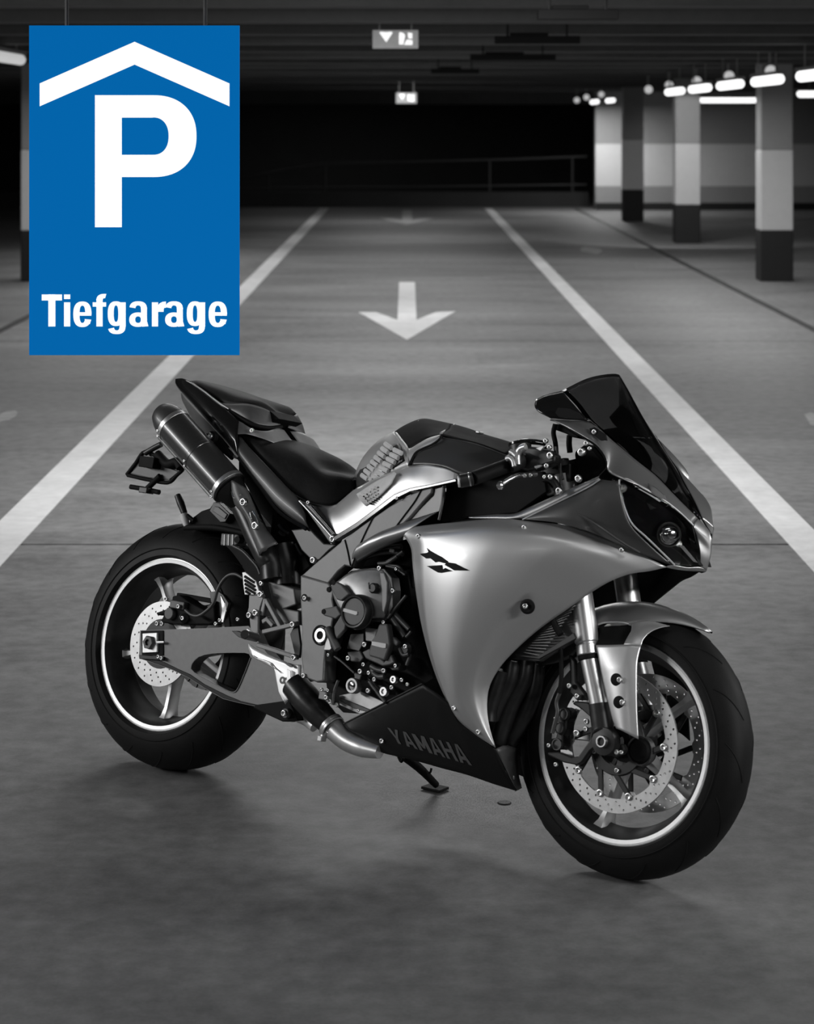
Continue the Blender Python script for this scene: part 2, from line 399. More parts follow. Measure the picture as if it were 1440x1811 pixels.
names = ['nearest, cut by the picture edge', 'second from the right edge', 'third from the right edge', 'fourth from the right edge', 'fifth from the right edge']
for y, n, p in zip((17.6, 20.0, 22.3, 24.6, 26.9), names, (22, 22, 26, 9, 22)):
    tube_lamp(3.2, y, 2.09, 1.4, False, 'glowing tube lamp slanting by the right pillars, '+n, p)
for x, y, z, n, p in ((3.85, 42.6, 2.14, 'right', 30), (3.6, 43.2, 2.12, 'left', 30)):
    tube_lamp(x, y, z, 1.2, False, 'small distant glowing tube lamp, '+n+' one of the far pair beside the dark opening', p)
tube_lamp(5.48, 38.0, 2.10, 1.08, True, 'long level tube lamp before the right wall, left of the nearest right pillar', 3)
tube_lamp(5.75, 30.0, 2.10, 1.1, True, 'level tube lamp at the right edge, right of the nearest right pillar', 3)
tube_lamp(-3.2, 17.9, 2.235, 1.5, False, 'tube lamp at the left edge beside the blue parking sign', 22, 'fluorescent tube lamps on the left', mat('dimmer_lamp_glow', 0.6, emit=(1, 1, 1), estr=0.45))
for y, n in ((22.3, 'nearest'), (24.6, 'second nearest'), (26.9, 'third'), (29.3, 'farthest')): tube_lamp(-3.2, y, 2.12, 1.4, False, 'tube lamp of the left row behind the blue sign, '+n+' of four', 22, 'fluorescent tube lamps behind the sign')
# small round lamps between and above the tubes
RGL = mat('small_lamp_glow', 0.5, emit=(1, 1, 1), estr=0.45)
for x, y, z, n in ((3.41, 21.1, 2.20, 'above the second tube lamp from the right edge'), (3.35, 23.4, 2.20, 'above the third tube lamp from the right edge'), (3.31, 25.7, 2.19, 'above the fourth tube lamp from the right edge'),
                   (3.32, 28.5, 2.19, 'above the fifth tube lamp from the right edge'), (3.22, 30.0, 2.16, 'alone between the near and far tube lamps'),
                   (3.54, 41.0, 2.235, 'above the right lamp of the far pair'), (3.31, 41.5, 2.19, 'above the left lamp of the far pair'), (3.17, 42.0, 2.14, 'leftmost, beside the dark opening')):
    s = empty('round_lamp', (x, y, z))
    lathe('lens', [(0, 0), (0.045, 0.01), (0.055, 0.04), (0.045, 0.05), (0, 0.05)], (0, -0.05, 0), (0, 1, 0), RGL, s, 12)
    cyl('housing', (0, 0, 0), (0, 0.08, 0), 0.06, HOUS, s, seg=12); cyl('stem', (0, 0.04, 0.05), (0, 0.04, 2.44-z), 0.012, HOUS, s, seg=8)
    tag(s, 'small round lamp '+n, 'lamp', 'small round lamps over the tubes')
    if 'alone' in n:  # spot added under this lamp to brighten the middle right pillar
        l = bpy.data.lights.new('pillar_fill_spot', 'SPOT'); l.energy = 110; l.spot_size = 1.3; l.shadow_soft_size = 0.05
        lo = bpy.data.objects.new('pillar_fill_spot', l); lo.parent = s; lo.location = (0, 0.12, -0.08); lo.rotation_euler = (math.radians(55), 0, math.radians(-20)); col.objects.link(lo)
# dark switched-off trays under the ceiling
for k, (u0, u1, y, z) in enumerate(((0.65, 1.05, 11.2, 2.25), (0.57, 1.12, 14.6, 2.25), (0.52, 1.22, 18.5, 2.25), (0.24, 0.72, 22.5, 2.23))):
    c = empty('ceiling_tray', ((u0+u1)/2, y, z))
    w = u1-u0
    bm = bmesh.new(); box_bm(bm, (0, 0, 0), (w, 0.12, 0.05)); fin(bm, 'tray', TRAY, c, smooth=False, bevel=0.004)
    bm = bmesh.new(); box_bm(bm, (-w*0.1, -0.03, 0.035), (w*0.45, 0.06, 0.02)); fin(bm, 'cover', TRAY, c, smooth=False, bevel=0.003)
    for sx in (-0.35, 0.35): cyl('hanger', (w*sx, 0, 0.02), (w*sx, 0, 2.44-z), 0.008, P_BLACK, c, seg=6)
    tag(c, 'dark unlit tray under the ceiling right of the exit signs, '+['nearest of four', 'second nearest of four', 'third nearest of four', 'farthest of four'][k], 'lamp', 'dark trays under the ceiling')

# emergency exit signs
def exit_sign(x, y, z, w, h, label):
    s = empty('exit_sign', (x, y, z))
    SB = mat('exit_sign_face', 0.3, emit=(1, 1, 1), estr=0.10); SW = mat('exit_sign_white', 0.8, emit=(1, 1, 1), estr=0.85)
    bm = bmesh.new(); box_bm(bm, (0, 0, 0), (w, 0.05, h)); fin(bm, 'sign_box', SB, s, smooth=False, bevel=0.004)
    tf = lambda a, b, d: (a*w, -0.026-0.002+d, b*h)
    arrow = [(-0.35, 0.36), (-0.31, 0.40), (-0.21, 0.37), (-0.10, 0.40), (-0.06, 0.36), (-0.20, -0.16)]
    ribbons('down_arrow', [arrow], tf, 0.002, SW, s)
    run = [[(0.08, -0.28), (0.17, -0.28), (0.21, 0.20), (0.18, 0.32), (0.10, 0.38), (0.08, 0.30)], [(0.19, -0.30), (0.37, -0.30), (0.37, -0.06), (0.25, -0.02)], [(0.28, 0.06), (0.36, 0.02), (0.37, 0.32), (0.27, 0.35)]]
    ribbons('running_figure', run, tf, 0.002, SW, s)
    for sx in (-0.35, 0.35): cyl('hanger', (w*sx, 0, h/2), (w*sx, 0, 2.44-z), 0.006, HOUS, s, seg=6)
    tag(s, label, 'sign', 'emergency exit signs')
exit_sign(-0.072, 14.0, 2.232, 0.285, 0.115, 'lit exit sign with down arrow and running figure, larger and nearer one')
exit_sign(-0.01, 34.0, 2.09, 0.31, 0.16, 'small distant lit exit sign above the dark opening')

# floor paint
def painted(name, polys, label, cat, group=None, m=PAINT, z=0.0):
    bm = bmesh.new()
    for pl in polys:
        a = [bm.verts.new((x, y, z+0.003)) for x, y in pl]; b = [bm.verts.new((x, y, z-0.001)) for x, y in pl]
        bm.faces.new(a); bm.faces.new(b[::-1])
        for i in range(len(a)): bm.faces.new((a[i], b[i], b[(i+1) % len(a)], a[(i+1) % len(a)]))
    bmesh.ops.triangulate(bm, faces=[f for f in bm.faces if len(f.verts) > 4])
    return tag(fin(bm, name, m, None, smooth=False), label, cat, group)
painted('lane_line', [rect(-1.75, 1.0, -1.57, 45.2)], 'white painted lane line on the floor left of the motorcycle', 'road marking', 'lane lines')
painted('lane_line', [rect(1.55, 1.0, 1.71, 45.2)], 'white painted lane line on the floor right of the motorcycle', 'road marking', 'lane lines')
AR = [(-0.085, 24.2), (0.085, 24.2), (0.083, 19.55), (0.26, 20.35), (0.44, 20.45), (0.0, 17.75), (-0.44, 20.35), (-0.28, 20.35), (-0.083, 19.55)]
painted('floor_arrow', [AR], 'white arrow painted on the lane behind the motorcycle, pointing to the viewer', 'road marking', 'floor arrows')
painted('floor_arrow', [[(x*1.1, y+20.1) for x, y in AR]], 'faint distant white arrow at the far end of the lane', 'road marking', 'floor arrows', PAINT2)
def smudge(x, y, w, d, label):
    pl = []
    for k in range(3):
        cx, cy = x+random.uniform(-w, w)*0.25, y+random.uniform(-d, d)*0.3
        pl.append([(cx+w*0.5*math.cos(a)*random.uniform(0.5, 1), cy+d*0.5*math.sin(a)*random.uniform(0.5, 1)) for a in [i*2*PI/9 for i in range(9)]])
    for i, q in enumerate(pl): pl[i] = [(a, b) for a, b in q]
    painted('paint_mark', pl[:1], label, 'road marking', 'worn paint marks', PAINT2)
smudge(2.5, 30.8, 0.42, 2.0, 'small worn white mark on the floor left of the middle right pillar')
smudge(2.33, 13.0, 0.2, 0.8, 'worn white mark on the floor at the right edge of the picture')
smudge(-2.33, 13.2, 0.2, 0.8, 'worn white mark on the floor at the left edge of the picture')
# drain channels along the pillar rows
for x, lb in ((3.37, 'dark narrow drain channel in the floor along the right pillars'), (-3.35, 'dark narrow drain channel in the floor left of the blue sign')):
    d = empty('drain_channel', (x, 28, 0))
    for sx in (-1, 1): slab('channel_edge', sx*0.028-0.006, sx*0.028+0.006, -17, 17, -0.015, 0.004, JOINT, d)
    slab('grate', -0.022, 0.022, -17, 17, -0.015, 0.002, P_BLACK, d)
    tag(d, lb, 'drain', 'drain channels')
# oil stain-like pebble beside the belly
bm = bmesh.new(); lathe_bm(bm, [(0, 0.002), (0.016, 0.002), (0.018, 0)], (0, 0, 0), (0, 0, 1), 12)
o = fin(bm, 'dark_disc', P_BLACK, None); o.location = (0.245, 5.66, 0.001); tag(o, 'small dark spot lying on the floor below the front of the belly pan', 'spot')

# ------------------------------------------------------------ blue overlay graphic, added as a glowing panel with casing and ceiling rods
SY = 5.5; KS = SY/3980
sign = tag(empty('sign_graphic_panel', ((238-720)*KS, SY, CAM_H-(628-218)*KS)), 'overlaid blue parking sign graphic with white roof symbol, letter P and the word Tiefgarage', 'sign')
SBLUE = mat('sign_blue', (0.0, 0.02, 0.06), 0, 0.7, 0.01, emit=(0.0, 0.122, 0.39), estr=1.0, spec=0.1)
SWHITE = mat('sign_white', 0.5, 0, 0.55, 0.01, emit=(1, 1, 1), estr=0.93, spec=0.1)
SBACK = mat('sign_casing', 0.08, 0.3, 0.5)
sx = lambda u: (u-238)*KS
sz = lambda v: (628-v)*KS
bm = bmesh.new(); box_bm(bm, (0, 0.011, sz(336.5)), (370*KS, 0.012, 581*KS)); fin(bm, 'casing', SBACK, sign, smooth=False, bevel=0.003)
bm = bmesh.new(); box_bm(bm, (0, 0.0, sz(336.5)), (371.5*KS, 0.012, 582.5*KS)); fin(bm, 'face_panel', SBLUE, sign, smooth=False, bevel=0.0)
ZS = 2.744
tfs = lambda x, y, d: (sx(x/ZS), -0.008+d, sz(y/ZS))
ribbons('roof_symbol', [[(655, 203), (1115, 405), (1115, 516), (655, 314)], [(655, 203), (655, 314), (195, 516), (195, 405)]], tfs, 0.002, SWHITE, sign)
Pp = [rect(463, 462, 593, 1102), rect(592, 462, 745, 571), rect(592, 751, 745, 859)]
Pp += arcband(745, 660.5, 210, 198.5, 135, 108, -90, 90, 40, 2.25)
ribbons('letter', Pp, tfs, 0.002, SWHITE, sign)
def g_e(x0, x1):
    w = x1-x0; cx = (x0+x1)/2
    return arcband(cx, 1524, w/2, 62, 30, 20, 42, 360, 32)+[rect(x0+20, 1514, x1-0.5, 1531)]+[[(x1-1, 1550), (x1-33, 1547), (x1-30, 1562), (x1-8, 1572)]]
def g_a(x0, x1):
    st = x1-38
    return [rect(st+2, 1492, st+31, 1570), [(st, 1560), (st+32, 1560), (x1, 1582), (st+8, 1584)]]+arcband((x0+st+32)/2, 1499, (st+30-x0)/2, 38, 29, 20, 190, 360, 20)+arcband((x0+st+31)/2, 1550, (st+31-x0)/2, 35, 29, 19, 0, 360, 28, 2.3)
def g_g(x0, x1):
    return [rect(x1-29, 1466, x1, 1584)]+arcband(x0+40, 1521, 40, 60, 29, 20, 0, 360, 32)+arcband((x0+x1)/2, 1582, (x1-x0)/2-1, 38, 29, 18, 0, 165, 22)
def g_r(x0): return [rect(x0, 1466, x0+30, 1583)]+arcband(x0+62, 1512, 38, 48, 33, 28, 180, 262, 10)+[[(x0+50, 1464), (x0+68, 1462), (x0+68, 1493), (x0+50, 1492)]]
LT = [rect(205, 1428, 303, 1457), rect(237, 1428, 271, 1583)]
LT += [rect(313, 1428, 343, 1450), rect(313, 1466, 343, 1583)]
LT += g_e(358, 446)
LT += [rect(452, 1466, 517, 1487), rect(470, 1450, 500, 1583)]+arcband(510, 1457, 40, 32, 30, 21, 180, 278, 12)
LT += g_g(525, 612)+g_a(629, 722)+g_r(739)+g_a(803, 896)+g_g(908, 997)+g_e(1014, 1103)
ribbons('lettering', LT, tfs, 0.0015, SWHITE, sign)
for x in (-0.17, 0.17):
    cyl('hanging_rod', (x, 0.03, sz(45)), (x, 0.03, 2.44-sign.location.z), 0.005, SBACK, sign, seg=8)
# ------------------------------------------------------------ the motorcycle (x forward, y to its left, z up; leaning on its side stand)
bike = empty('motorcycle', (-0.6426, 5.957, 0.0024), (-math.radians(13.0), 0, -math.radians(37.6)))
tag(bike, 'silver and black sport motorcycle leaning on its side stand in the middle lane', 'motorcycle')
FA = (1.4126, 0.0, 0.299); RA = (0.0, 0.0, 0.321)

# ---- wheels
def wheel(c, front, spokes):
    hw = 0.0483 if front else 0.0808
    R = 0.299 if front else 0.321; W = 0.060 if front else 0.096
    rl = 0.2285 if front else 0.2265
    prof = [(rl-0.006, -hw+0.004)]
    crown = 0.085 if front else 0.115
    n = 22
    for k in range(n+1):
        a = -PI/2+PI*k/n
        y = W*math.sin(a)*(1 if abs(math.sin(a)) < 0.9 else 1)
        s = math.sin(a)
        r = rl+0.004+(R-rl-0.004)*(1-abs(s)**2.6)**0.62
        prof.append((r, W*s*(1.0 if abs(s) < .97 else 0.995)))
    prof += [(rl-0.006, hw-0.004)]
    prof = [(r, y) for r, y in prof]
    t = lathe('tire', prof+[prof[0]], c, (0, 1, 0), M['rubber'], bike, 96, ang=60)
    # fine mould ring on the sidewall
    for sg in (-1, 1):
        lathe('sidewall_ring', [(rl+0.020, sg*(W*0.985)), (rl+0.0215, sg*(W*0.985+0.0012)), (rl+0.023, sg*(W*0.985))], c, (0, 1, 0), M['rubber'], t, 96)
    # tread grooves
    gm = bmesh.new()
    for k in range(14 if front else 16):
        for sg in (-1, 1):
            a0 = 2*PI*k/(14 if front else 16)+(0.1 if sg > 0 else 0.32)
            pts = []
            for q in range(6):
                f = q/5; s = sg*(0.25+0.6*f); a = a0+0.28*f
                r = rl+0.004+(R-rl-0.004)*(1-abs(s)**2.6)**0.62-0.0005
                pts.append((c[0]+r*math.cos(a), W*s, c[2]+r*math.sin(a)))
            tube_bm(gm, pts, 0.0018, 5, 10)
    fin(gm, 'tread_groove', M['black'], t)['kind'] = 'stuff'
    ri = rl-0.030
    b = lathe('rim', [(rl-0.008, -hw), (rl-0.0165, -hw), (ri+0.002, -hw+0.014), (ri-0.006, -0.012), (ri-0.012, 0), (ri-0.006, 0.012), (ri+0.002, hw-0.014), (rl-0.0165, hw), (rl-0.008, hw), (rl-0.012, 0), (rl-0.008, -hw)], c, (0, 1, 0), M['barrel'], bike, 96)
    for sg in (-1, 1):
        lp = lathe('rim_lip', [(rl, sg*(hw-0.004)), (rl-0.001, sg*(hw+0.001)), (rl-0.0048, sg*(hw+0.0018)), (rl-0.0055, sg*hw), (rl-0.0065, sg*hw), (rl-0.0075, sg*(hw+0.0015)), (rl-0.016, sg*(hw+0.0008)), (rl-0.018, sg*(hw-0.003)), (rl-0.010, sg*(hw-0.006)), (rl, sg*(hw-0.004))], c, (0, 1, 0), M['lip'], b, 96, ang=25)
        lp['label'] = 'polished bright rim lip'
    for a in spokes:
        a = math.radians(a); d = Vector((math.cos(a), 0, math.sin(a))); n_ = Vector((-math.sin(a), 0, math.cos(a))); Y = Vector((0, 1, 0)); bm = bmesh.new(); rings = []
        for r, w, dp in ((0.03, 0.030, 0.030), (0.07, 0.024, 0.024), (0.12, 0.017, 0.020), (0.165, 0.0165, 0.021), (0.188, 0.024, 0.027), (ri+0.001, 0.036, 0.034)):
            p = Vector(c)+d*r; rings.append([bm.verts.new(p+n_*(sx_*w*0.5)+Y*(sy_*dp)) for sx_, sy_ in ((-1, -0.6), (-0.6, -1), (0.6, -1), (1, -0.6), (1, 0.6), (0.6, 1), (-0.6, 1), (-1, 0.6))])
        for A_, B_ in zip(rings, rings[1:]):
            for k in range(8): bm.faces.new((A_[k], A_[(k+1) % 8], B_[(k+1) % 8], B_[k]))
        bm.faces.new(rings[0]); bm.faces.new(rings[-1])
        s_ = fin(bm, 'spoke', M['spoke'], b, ang=40)
    hb = 0.045 if front else 0.07
    lathe('hub', [(0.012, -hb), (0.032, -hb), (0.045, -hb+0.012), (0.05, 0), (0.045, hb-0.012), (0.032, hb), (0.012, hb)], c, (0, 1, 0), M['barrel'], b, 32)
    return b
fw = wheel(FA, True, (-104, -32, 40, 112, 184))
rw = wheel(RA, False, (-93, -165, 123, 51, -21))

def disc(c, y, r1, r0, rows, t=0.005, par=bike, bob=0, a0=0):
    outer = [(c[0]+r1*math.cos(2*PI*k/96), y, c[2]+r1*math.sin(2*PI*k/96)) for k in range(96)]
    if bob: inner = [(c[0]+(r0-(0.006 if (k*bob/96) % 1 < 0.14 or (k*bob/96) % 1 > 0.86 else 0))*math.cos(2*PI*k/96+a0), y, c[2]+(r0-(0.006 if (k*bob/96) % 1 < 0.14 or (k*bob/96) % 1 > 0.86 else 0))*math.sin(2*PI*k/96+a0)) for k in range(96)]
    else: inner = [(c[0]+r0*math.cos(2*PI*k/96), y, c[2]+r0*math.sin(2*PI*k/96)) for k in range(96)]
    holes = [inner]
    for r, n, ph in rows:
        for k in range(n):
            a = 2*PI*(k+ph)/n; hx, hz = c[0]+r*math.cos(a), c[2]+r*math.sin(a)
            holes.append([(hx+0.0027*math.cos(q*PI/3), y, hz+0.0027*math.sin(q*PI/3)) for q in range(6)])
    o = plate('brake_disc', outer, t, M['disc'], par, holes, bevel=0)
    o['label'] = 'drilled steel brake disc'
    return o
for sg in (-1, 1):
    yd = -0.068 if sg < 0 else 0.063
    d_ = disc(FA, yd, 0.155, 0.124, ((0.131, 30, 0), (0.139, 30, 0.33), (0.148, 30, 0.66)), bob=10, a0=math.radians(-104))
    # black carrier: ring and ten arms
    cr = lathe('disc_carrier', [(0.052, yd-0.004), (0.072, yd-0.004), (0.075, yd+0.002), (0.072, yd+0.008), (0.052, yd+0.008), (0.052, yd-0.004)], FA, (0, 1, 0), M['satin'], bike, 40)
    for k in range(10):
        a = math.radians(-104+36*k); ca, sa = math.cos(a), math.sin(a); a2 = a-0.35
        bar('carrier_arm', (FA[0]+0.068*math.cos(a2), yd+0.001, FA[2]+0.068*math.sin(a2)), (FA[0]+0.119*ca, yd+0.001, FA[2]+0.119*sa), 0.013, 0.006, M['satin'], cr)
        pz = (FA[0]+0.121*ca, yd-0.002, FA[2]+0.121*sa)
        if sg < 0:
            bolt((FA[0]+0.121*ca, yd-0.001, FA[2]+0.121*sa), 0.0085, cr, h=0.004)
    for k in range(5):
        a = math.radians(-80+72*k); bolt((FA[0]+0.062*math.cos(a), yd-0.004, FA[2]+0.062*math.sin(a)), 0.006, cr)
disc(RA, -0.088, 0.110, 0.062, ((0.075, 20, 0), (0.086, 20, .33), (0.098, 20, .66)), t=0.005)
lathe('disc_carrier', [(0.03, -0.09), (0.064, -0.09), (0.066, -0.08), (0.03, -0.08), (0.03, -0.09)], RA, (0, 1, 0), M['satin'], bike, 32)

# ---- swingarm
sa_out = [(-0.0435, -0.128, 0.3476), (0.0396, -0.128, 0.3609), (0.1797, -0.128, 0.3836), (0.3265, -0.128, 0.4091), (0.3498, -0.128, 0.3949), (0.3703, -0.128, 0.371), (0.4214, -0.128, 0.3384), (0.4504, -0.128, 0.3031), (0.474, -0.128, 0.2608), (0.4808, -0.128, 0.2259), (0.3962, -0.128, 0.2177), (0.3332, -0.128, 0.2178), (0.2783, -0.128, 0.2194), (0.2104, -0.128, 0.2358), (0.1506, -0.128, 0.2533), (0.0916, -0.128, 0.264), (0.0276, -0.128, 0.2718), (-0.0308, -0.128, 0.2765), (-0.0343, -0.128, 0.2836), (-0.0346, -0.128, 0.294)]
sa_hole = [(0.1551, -0.128, 0.2766), (0.1558, -0.128, 0.2869), (0.1624, -0.128, 0.298), (0.1762, -0.128, 0.3101), (0.1934, -0.128, 0.3177), (0.2198, -0.128, 0.3248), (0.2465, -0.128, 0.3299), (0.291, -0.128, 0.3369), (0.3287, -0.128, 0.3418), (0.3425, -0.128, 0.3405), (0.3485, -0.128, 0.333), (0.3433, -0.128, 0.3139), (0.3322, -0.128, 0.2791), (0.3201, -0.128, 0.249), (0.3126, -0.128, 0.2416), (0.2992, -0.128, 0.2402), (0.2635, -0.128, 0.2472), (0.215, -0.128, 0.2584), (0.171, -0.128, 0.2681)]
sw = plate('swingarm', sa_out, 0.036, M['arm'], bike, [sa_hole], bevel=0)
plate('swingarm_beam', [(-0.0293, -0.13, 0.2784), (0.093, -0.13, 0.2658), (0.1523, -0.13, 0.2541), (0.2119, -0.13, 0.237), (0.2798, -0.13, 0.2206), (0.3347, -0.13, 0.219), (0.3977, -0.13, 0.2188), (0.3969, -0.13, 0.2227), (0.3383, -0.13, 0.2235), (0.2869, -0.13, 0.2306), (0.2101, -0.13, 0.2458), (0.1551, -0.13, 0.263), (0.1111, -0.13, 0.2701), (0.0613, -0.13, 0.28), (0.0121, -0.13, 0.285), (-0.0305, -0.13, 0.2841)], 0.04, M['belly'], sw)
plate('swingarm_beam', [(-0.3037, 0.15, 0.3263), (-0.2155, 0.15, 0.3404), (0.0893, 0.15, 0.3917), (0.1139, 0.15, 0.3765), (0.1324, 0.15, 0.3436), (0.1103, 0.15, 0.3228), (0.0043, 0.15, 0.3075), (-0.0703, 0.15, 0.2865), (-0.1062, 0.15, 0.267), (-0.1974, 0.15, 0.2684), (-0.2889, 0.15, 0.2591)], 0.036, M['arm'], sw)
tube('hole_edge', [(0.1565, -0.1295, 0.2767), (0.1571, -0.1295, 0.287), (0.1637, -0.1295, 0.2981), (0.1776, -0.1295, 0.3103)], 0.0012, M['arm'], sw, 6)
tube('hole_edge', [(0.1723, -0.1295, 0.2682), (0.2163, -0.1295, 0.2585), (0.2648, -0.1295, 0.2473), (0.3005, -0.1295, 0.2404), (0.3139, -0.1295, 0.2417), (0.3214, -0.1295, 0.2492), (0.3335, -0.1295, 0.2792), (0.3446, -0.1295, 0.3141), (0.3498, -0.1295, 0.3331)], 0.0014, M['engine'], sw, 6, n=30)
# axle plate, nut and adjuster
plate('adjuster_recess', [(-0.0381, -0.1315, 0.3471), (0.0409, -0.1315, 0.3589), (0.0545, -0.1315, 0.2961), (-0.0206, -0.1315, 0.2854)], 0.004, M['black'], sw)
ap = plate('axle_plate', [(-0.0244, -0.138, 0.3417), (0.0257, -0.138, 0.3503), (0.0362, -0.138, 0.3018), (-0.0137, -0.138, 0.2931)], 0.007, M['lip'], sw, bevel=0.001); ap['label'] = 'pale square axle plate'
lathe('axle_nut', [(0, 0), (0.009, 0), (0.009, 0.006), (0.0165, 0.006), (0.0185, 0.003), (0.0185, -0.006), (0, -0.006)], (0.0079, -0.143, 0.3227), (0, -1, 0), M['case'], sw, 6)
cyl('adjuster_screw', (0.0291, -0.137, 0.326), (0.057, -0.137, 0.3305), 0.0035, M['alu'], sw, seg=10)
plate('lower_clamp', [(-0.0253, -0.137, 0.2863), (0.0602, -0.137, 0.2933), (0.0597, -0.137, 0.2846), (-0.0231, -0.137, 0.2762)], 0.01, M['satin'], sw)
for p in ((0.047, -0.139, 0.292), (0.059, -0.139, 0.2896)): bolt(p, 0.005, sw)
# chain and sprocket on the far side
lathe('rear_sprocket', [(0.05, 0.105), (0.098, 0.105), (0.103, 0.108), (0.098, 0.111), (0.05, 0.111), (0.05, 0.105)], RA, (0, 1, 0), M['case'], bike, 45)
cm = bmesh.new(); cp = []
for k in range(20):
    a = PI/2+PI*k/19; cp.append((0.105*math.cos(a), 0.108, 0.321+0.105*math.sin(a)))
cp += [(0.15+0.4*k/20, 0.108, 0.321-0.105+0.145*k/20*0.98) for k in range(21)]+[(0.55-0.55*k/20, 0.108, 0.465-0.039*k/20) for k in range(21)]
cp = arclin(cp, 96)
for k in range(95):
    p, q = Vector(cp[k]), Vector(cp[k+1]); x = (q-p).normalized(); Y = Vector((0, 1, 0)); z = x.cross(Y)
    box_bm(cm, (p+q)/2, ((q-p).length*1.1, 0.016 if k % 2 else 0.022, 0.015), Matrix((x, Y, z)).transposed())
ch = fin(cm, 'drive_chain', M['case'], bike, smooth=False); ch['kind'] = 'stuff'

# ---- rear brake caliper, hoses
cal = plate('brake_caliper', [(0.0397, -0.115, 0.4482), (0.0631, -0.115, 0.4548), (0.1058, -0.115, 0.4388), (0.1568, -0.115, 0.4278), (0.1742, -0.115, 0.4371), (0.1848, -0.115, 0.456), (0.2008, -0.115, 0.4019), (0.1831, -0.115, 0.3943), (0.0693, -0.115, 0.3791), (0.0103, -0.115, 0.3765), (0.0204, -0.115, 0.3993), (-0.0032, -0.115, 0.3926), (-0.0095, -0.115, 0.3989), (0.0181, -0.115, 0.4097), (0.0408, -0.115, 0.4198)], 0.05, M['black'], bike, bevel=0.003)
lathe('caliper_cap', [(0, 0.0), (0.014, 0.0), (0.016, -0.003), (0.016, -0.02), (0, -0.02)], (0.0474, -0.128, 0.4039), (0, -1, 0), M['guard'], cal, 24)
cyl('caliper_cap', (0.1014, -0.125, 0.3987), (0.0878, -0.11, 0.3978), 0.013, M['satin'], cal)
box('caliper_bridge', (0.0734, -0.115, 0.4293), (0.05, 0.03, 0.02), M['case'], cal)
for p in ((0.0857, -0.133, 0.4263), (0.1008, -0.127, 0.3985), (0.0084, -0.12, 0.3724), (0.0254, -0.12, 0.3747), (0.0246, -0.118, 0.439)): bolt(p, 0.006, cal)
tube('brake_hose', [(0.1198, -0.145, 0.4212), (0.1437, -0.145, 0.412), (0.1677, -0.145, 0.4127), (0.1932, -0.145, 0.429), (0.2127, -0.145, 0.4508), (0.2194, -0.145, 0.4831), (0.2317, -0.145, 0.5092), (0.2497, -0.145, 0.5261), (0.2723, -0.145, 0.5316), (0.2995, -0.145, 0.5252)], 0.0045, M['case'], bike, 8)
tube('brake_hose', [(0.2617, -0.16, 0.602), (0.2966, -0.16, 0.5927), (0.3282, -0.16, 0.5755), (0.355, -0.16, 0.5579), (0.3674, -0.16, 0.5421)], 0.004, M['case'], bike, 8)
box('caliper_stay', (0.0868, -0.07, 0.4516), (0.13, 0.02, 0.012), M['black'], bike)
for p in ((0.2315, -0.13, 0.4105), (0.2193, -0.13, 0.4001), (0.291, -0.13, 0.4208)): bolt(p, 0.005, sw)
# inner hugger and swingarm top seen through the wheel
plate('chain_guard', [(0.1531, -0.1, 0.4742), (0.1807, -0.1, 0.4812), (0.2016, -0.1, 0.4732), (0.2245, -0.1, 0.455), (0.2182, -0.1, 0.4156), (0.207, -0.1, 0.4), (0.1789, -0.1, 0.3963), (0.1812, -0.1, 0.4318), (0.1628, -0.1, 0.4506)], 0.01, M['case'], bike)
plate('brake_line_clip', [(0.208, -0.118, 0.4729), (0.2262, -0.118, 0.4541), (0.2341, -0.118, 0.4342), (0.2313, -0.118, 0.4058), (0.2217, -0.118, 0.4063), (0.2213, -0.118, 0.436)], 0.004, M['alu'], bike, bevel=0.0005)
plate('inner_fender', [(0.0819, -0.05, 0.6019), (0.1999, -0.05, 0.5973), (0.2785, -0.05, 0.539), (0.298, -0.05, 0.4639), (0.2667, -0.05, 0.4071), (0.1922, -0.05, 0.3971), (0.208, -0.05, 0.4381), (0.2211, -0.05, 0.4682), (0.2081, -0.05, 0.5091), (0.1604, -0.05, 0.5533)], 0.10, M['black'], bike)

# ---- rear fender bracket, indicator, reservoir, plate holder
plate('rear_fender', [(0.0336, -0.085, 0.6517), (0.068, -0.085, 0.6771), (0.0956, -0.085, 0.6872), (0.1112, -0.085, 0.7069), (0.1414, -0.085, 0.7028), (0.1837, -0.085, 0.6856), (0.2271, -0.085, 0.6616), (0.2453, -0.085, 0.6423), (0.2477, -0.085, 0.6301), (0.2034, -0.085, 0.6359), (0.1364, -0.085, 0.6321), (0.0392, -0.085, 0.6251), (0.0284, -0.085, 0.6293)], 0.17, M['black'], bike, bevel=0.003)
b = plate('bracket_box', [(0.1246, -0.105, 0.7046), (0.1441, -0.105, 0.7048), (0.1878, -0.105, 0.6807), (0.1755, -0.105, 0.6579), (0.1591, -0.105, 0.6554), (0.115, -0.105, 0.6802)], 0.02, M['satin'], bike); plate('bracket_inset', [(0.1342, -0.108, 0.6945), (0.1465, -0.108, 0.694), (0.1814, -0.108, 0.6779), (0.1744, -0.108, 0.6647), (0.1272, -0.108, 0.6812)], 0.004, M['case'], b)
tube('fender_rod', [(0.0323, -0.1, 0.6285), (0.1383, -0.1, 0.64), (0.2162, -0.1, 0.6378), (0.2573, -0.1, 0.6352)], 0.008, M['black'], bike)
ind = tube('indicator', [(-0.0109, -0.1, 0.7095), (0.0041, -0.1, 0.6909), (0.0234, -0.1, 0.6656)], [0.0085, 0.0105, 0.0085], M['satin'], bike, 12)
tube('indicator_lens', [(0.0213, -0.1, 0.6618), (0.031, -0.1, 0.6464), (0.0389, -0.1, 0.6328)], [0.011, 0.0105, 0.008], M['white'], ind, 12)['label'] = 'pale indicator base'
cyl('indicator_stalk', (0.0329, -0.1, 0.6612), (0.0511, -0.09, 0.6495), 0.006, M['satin'], ind)
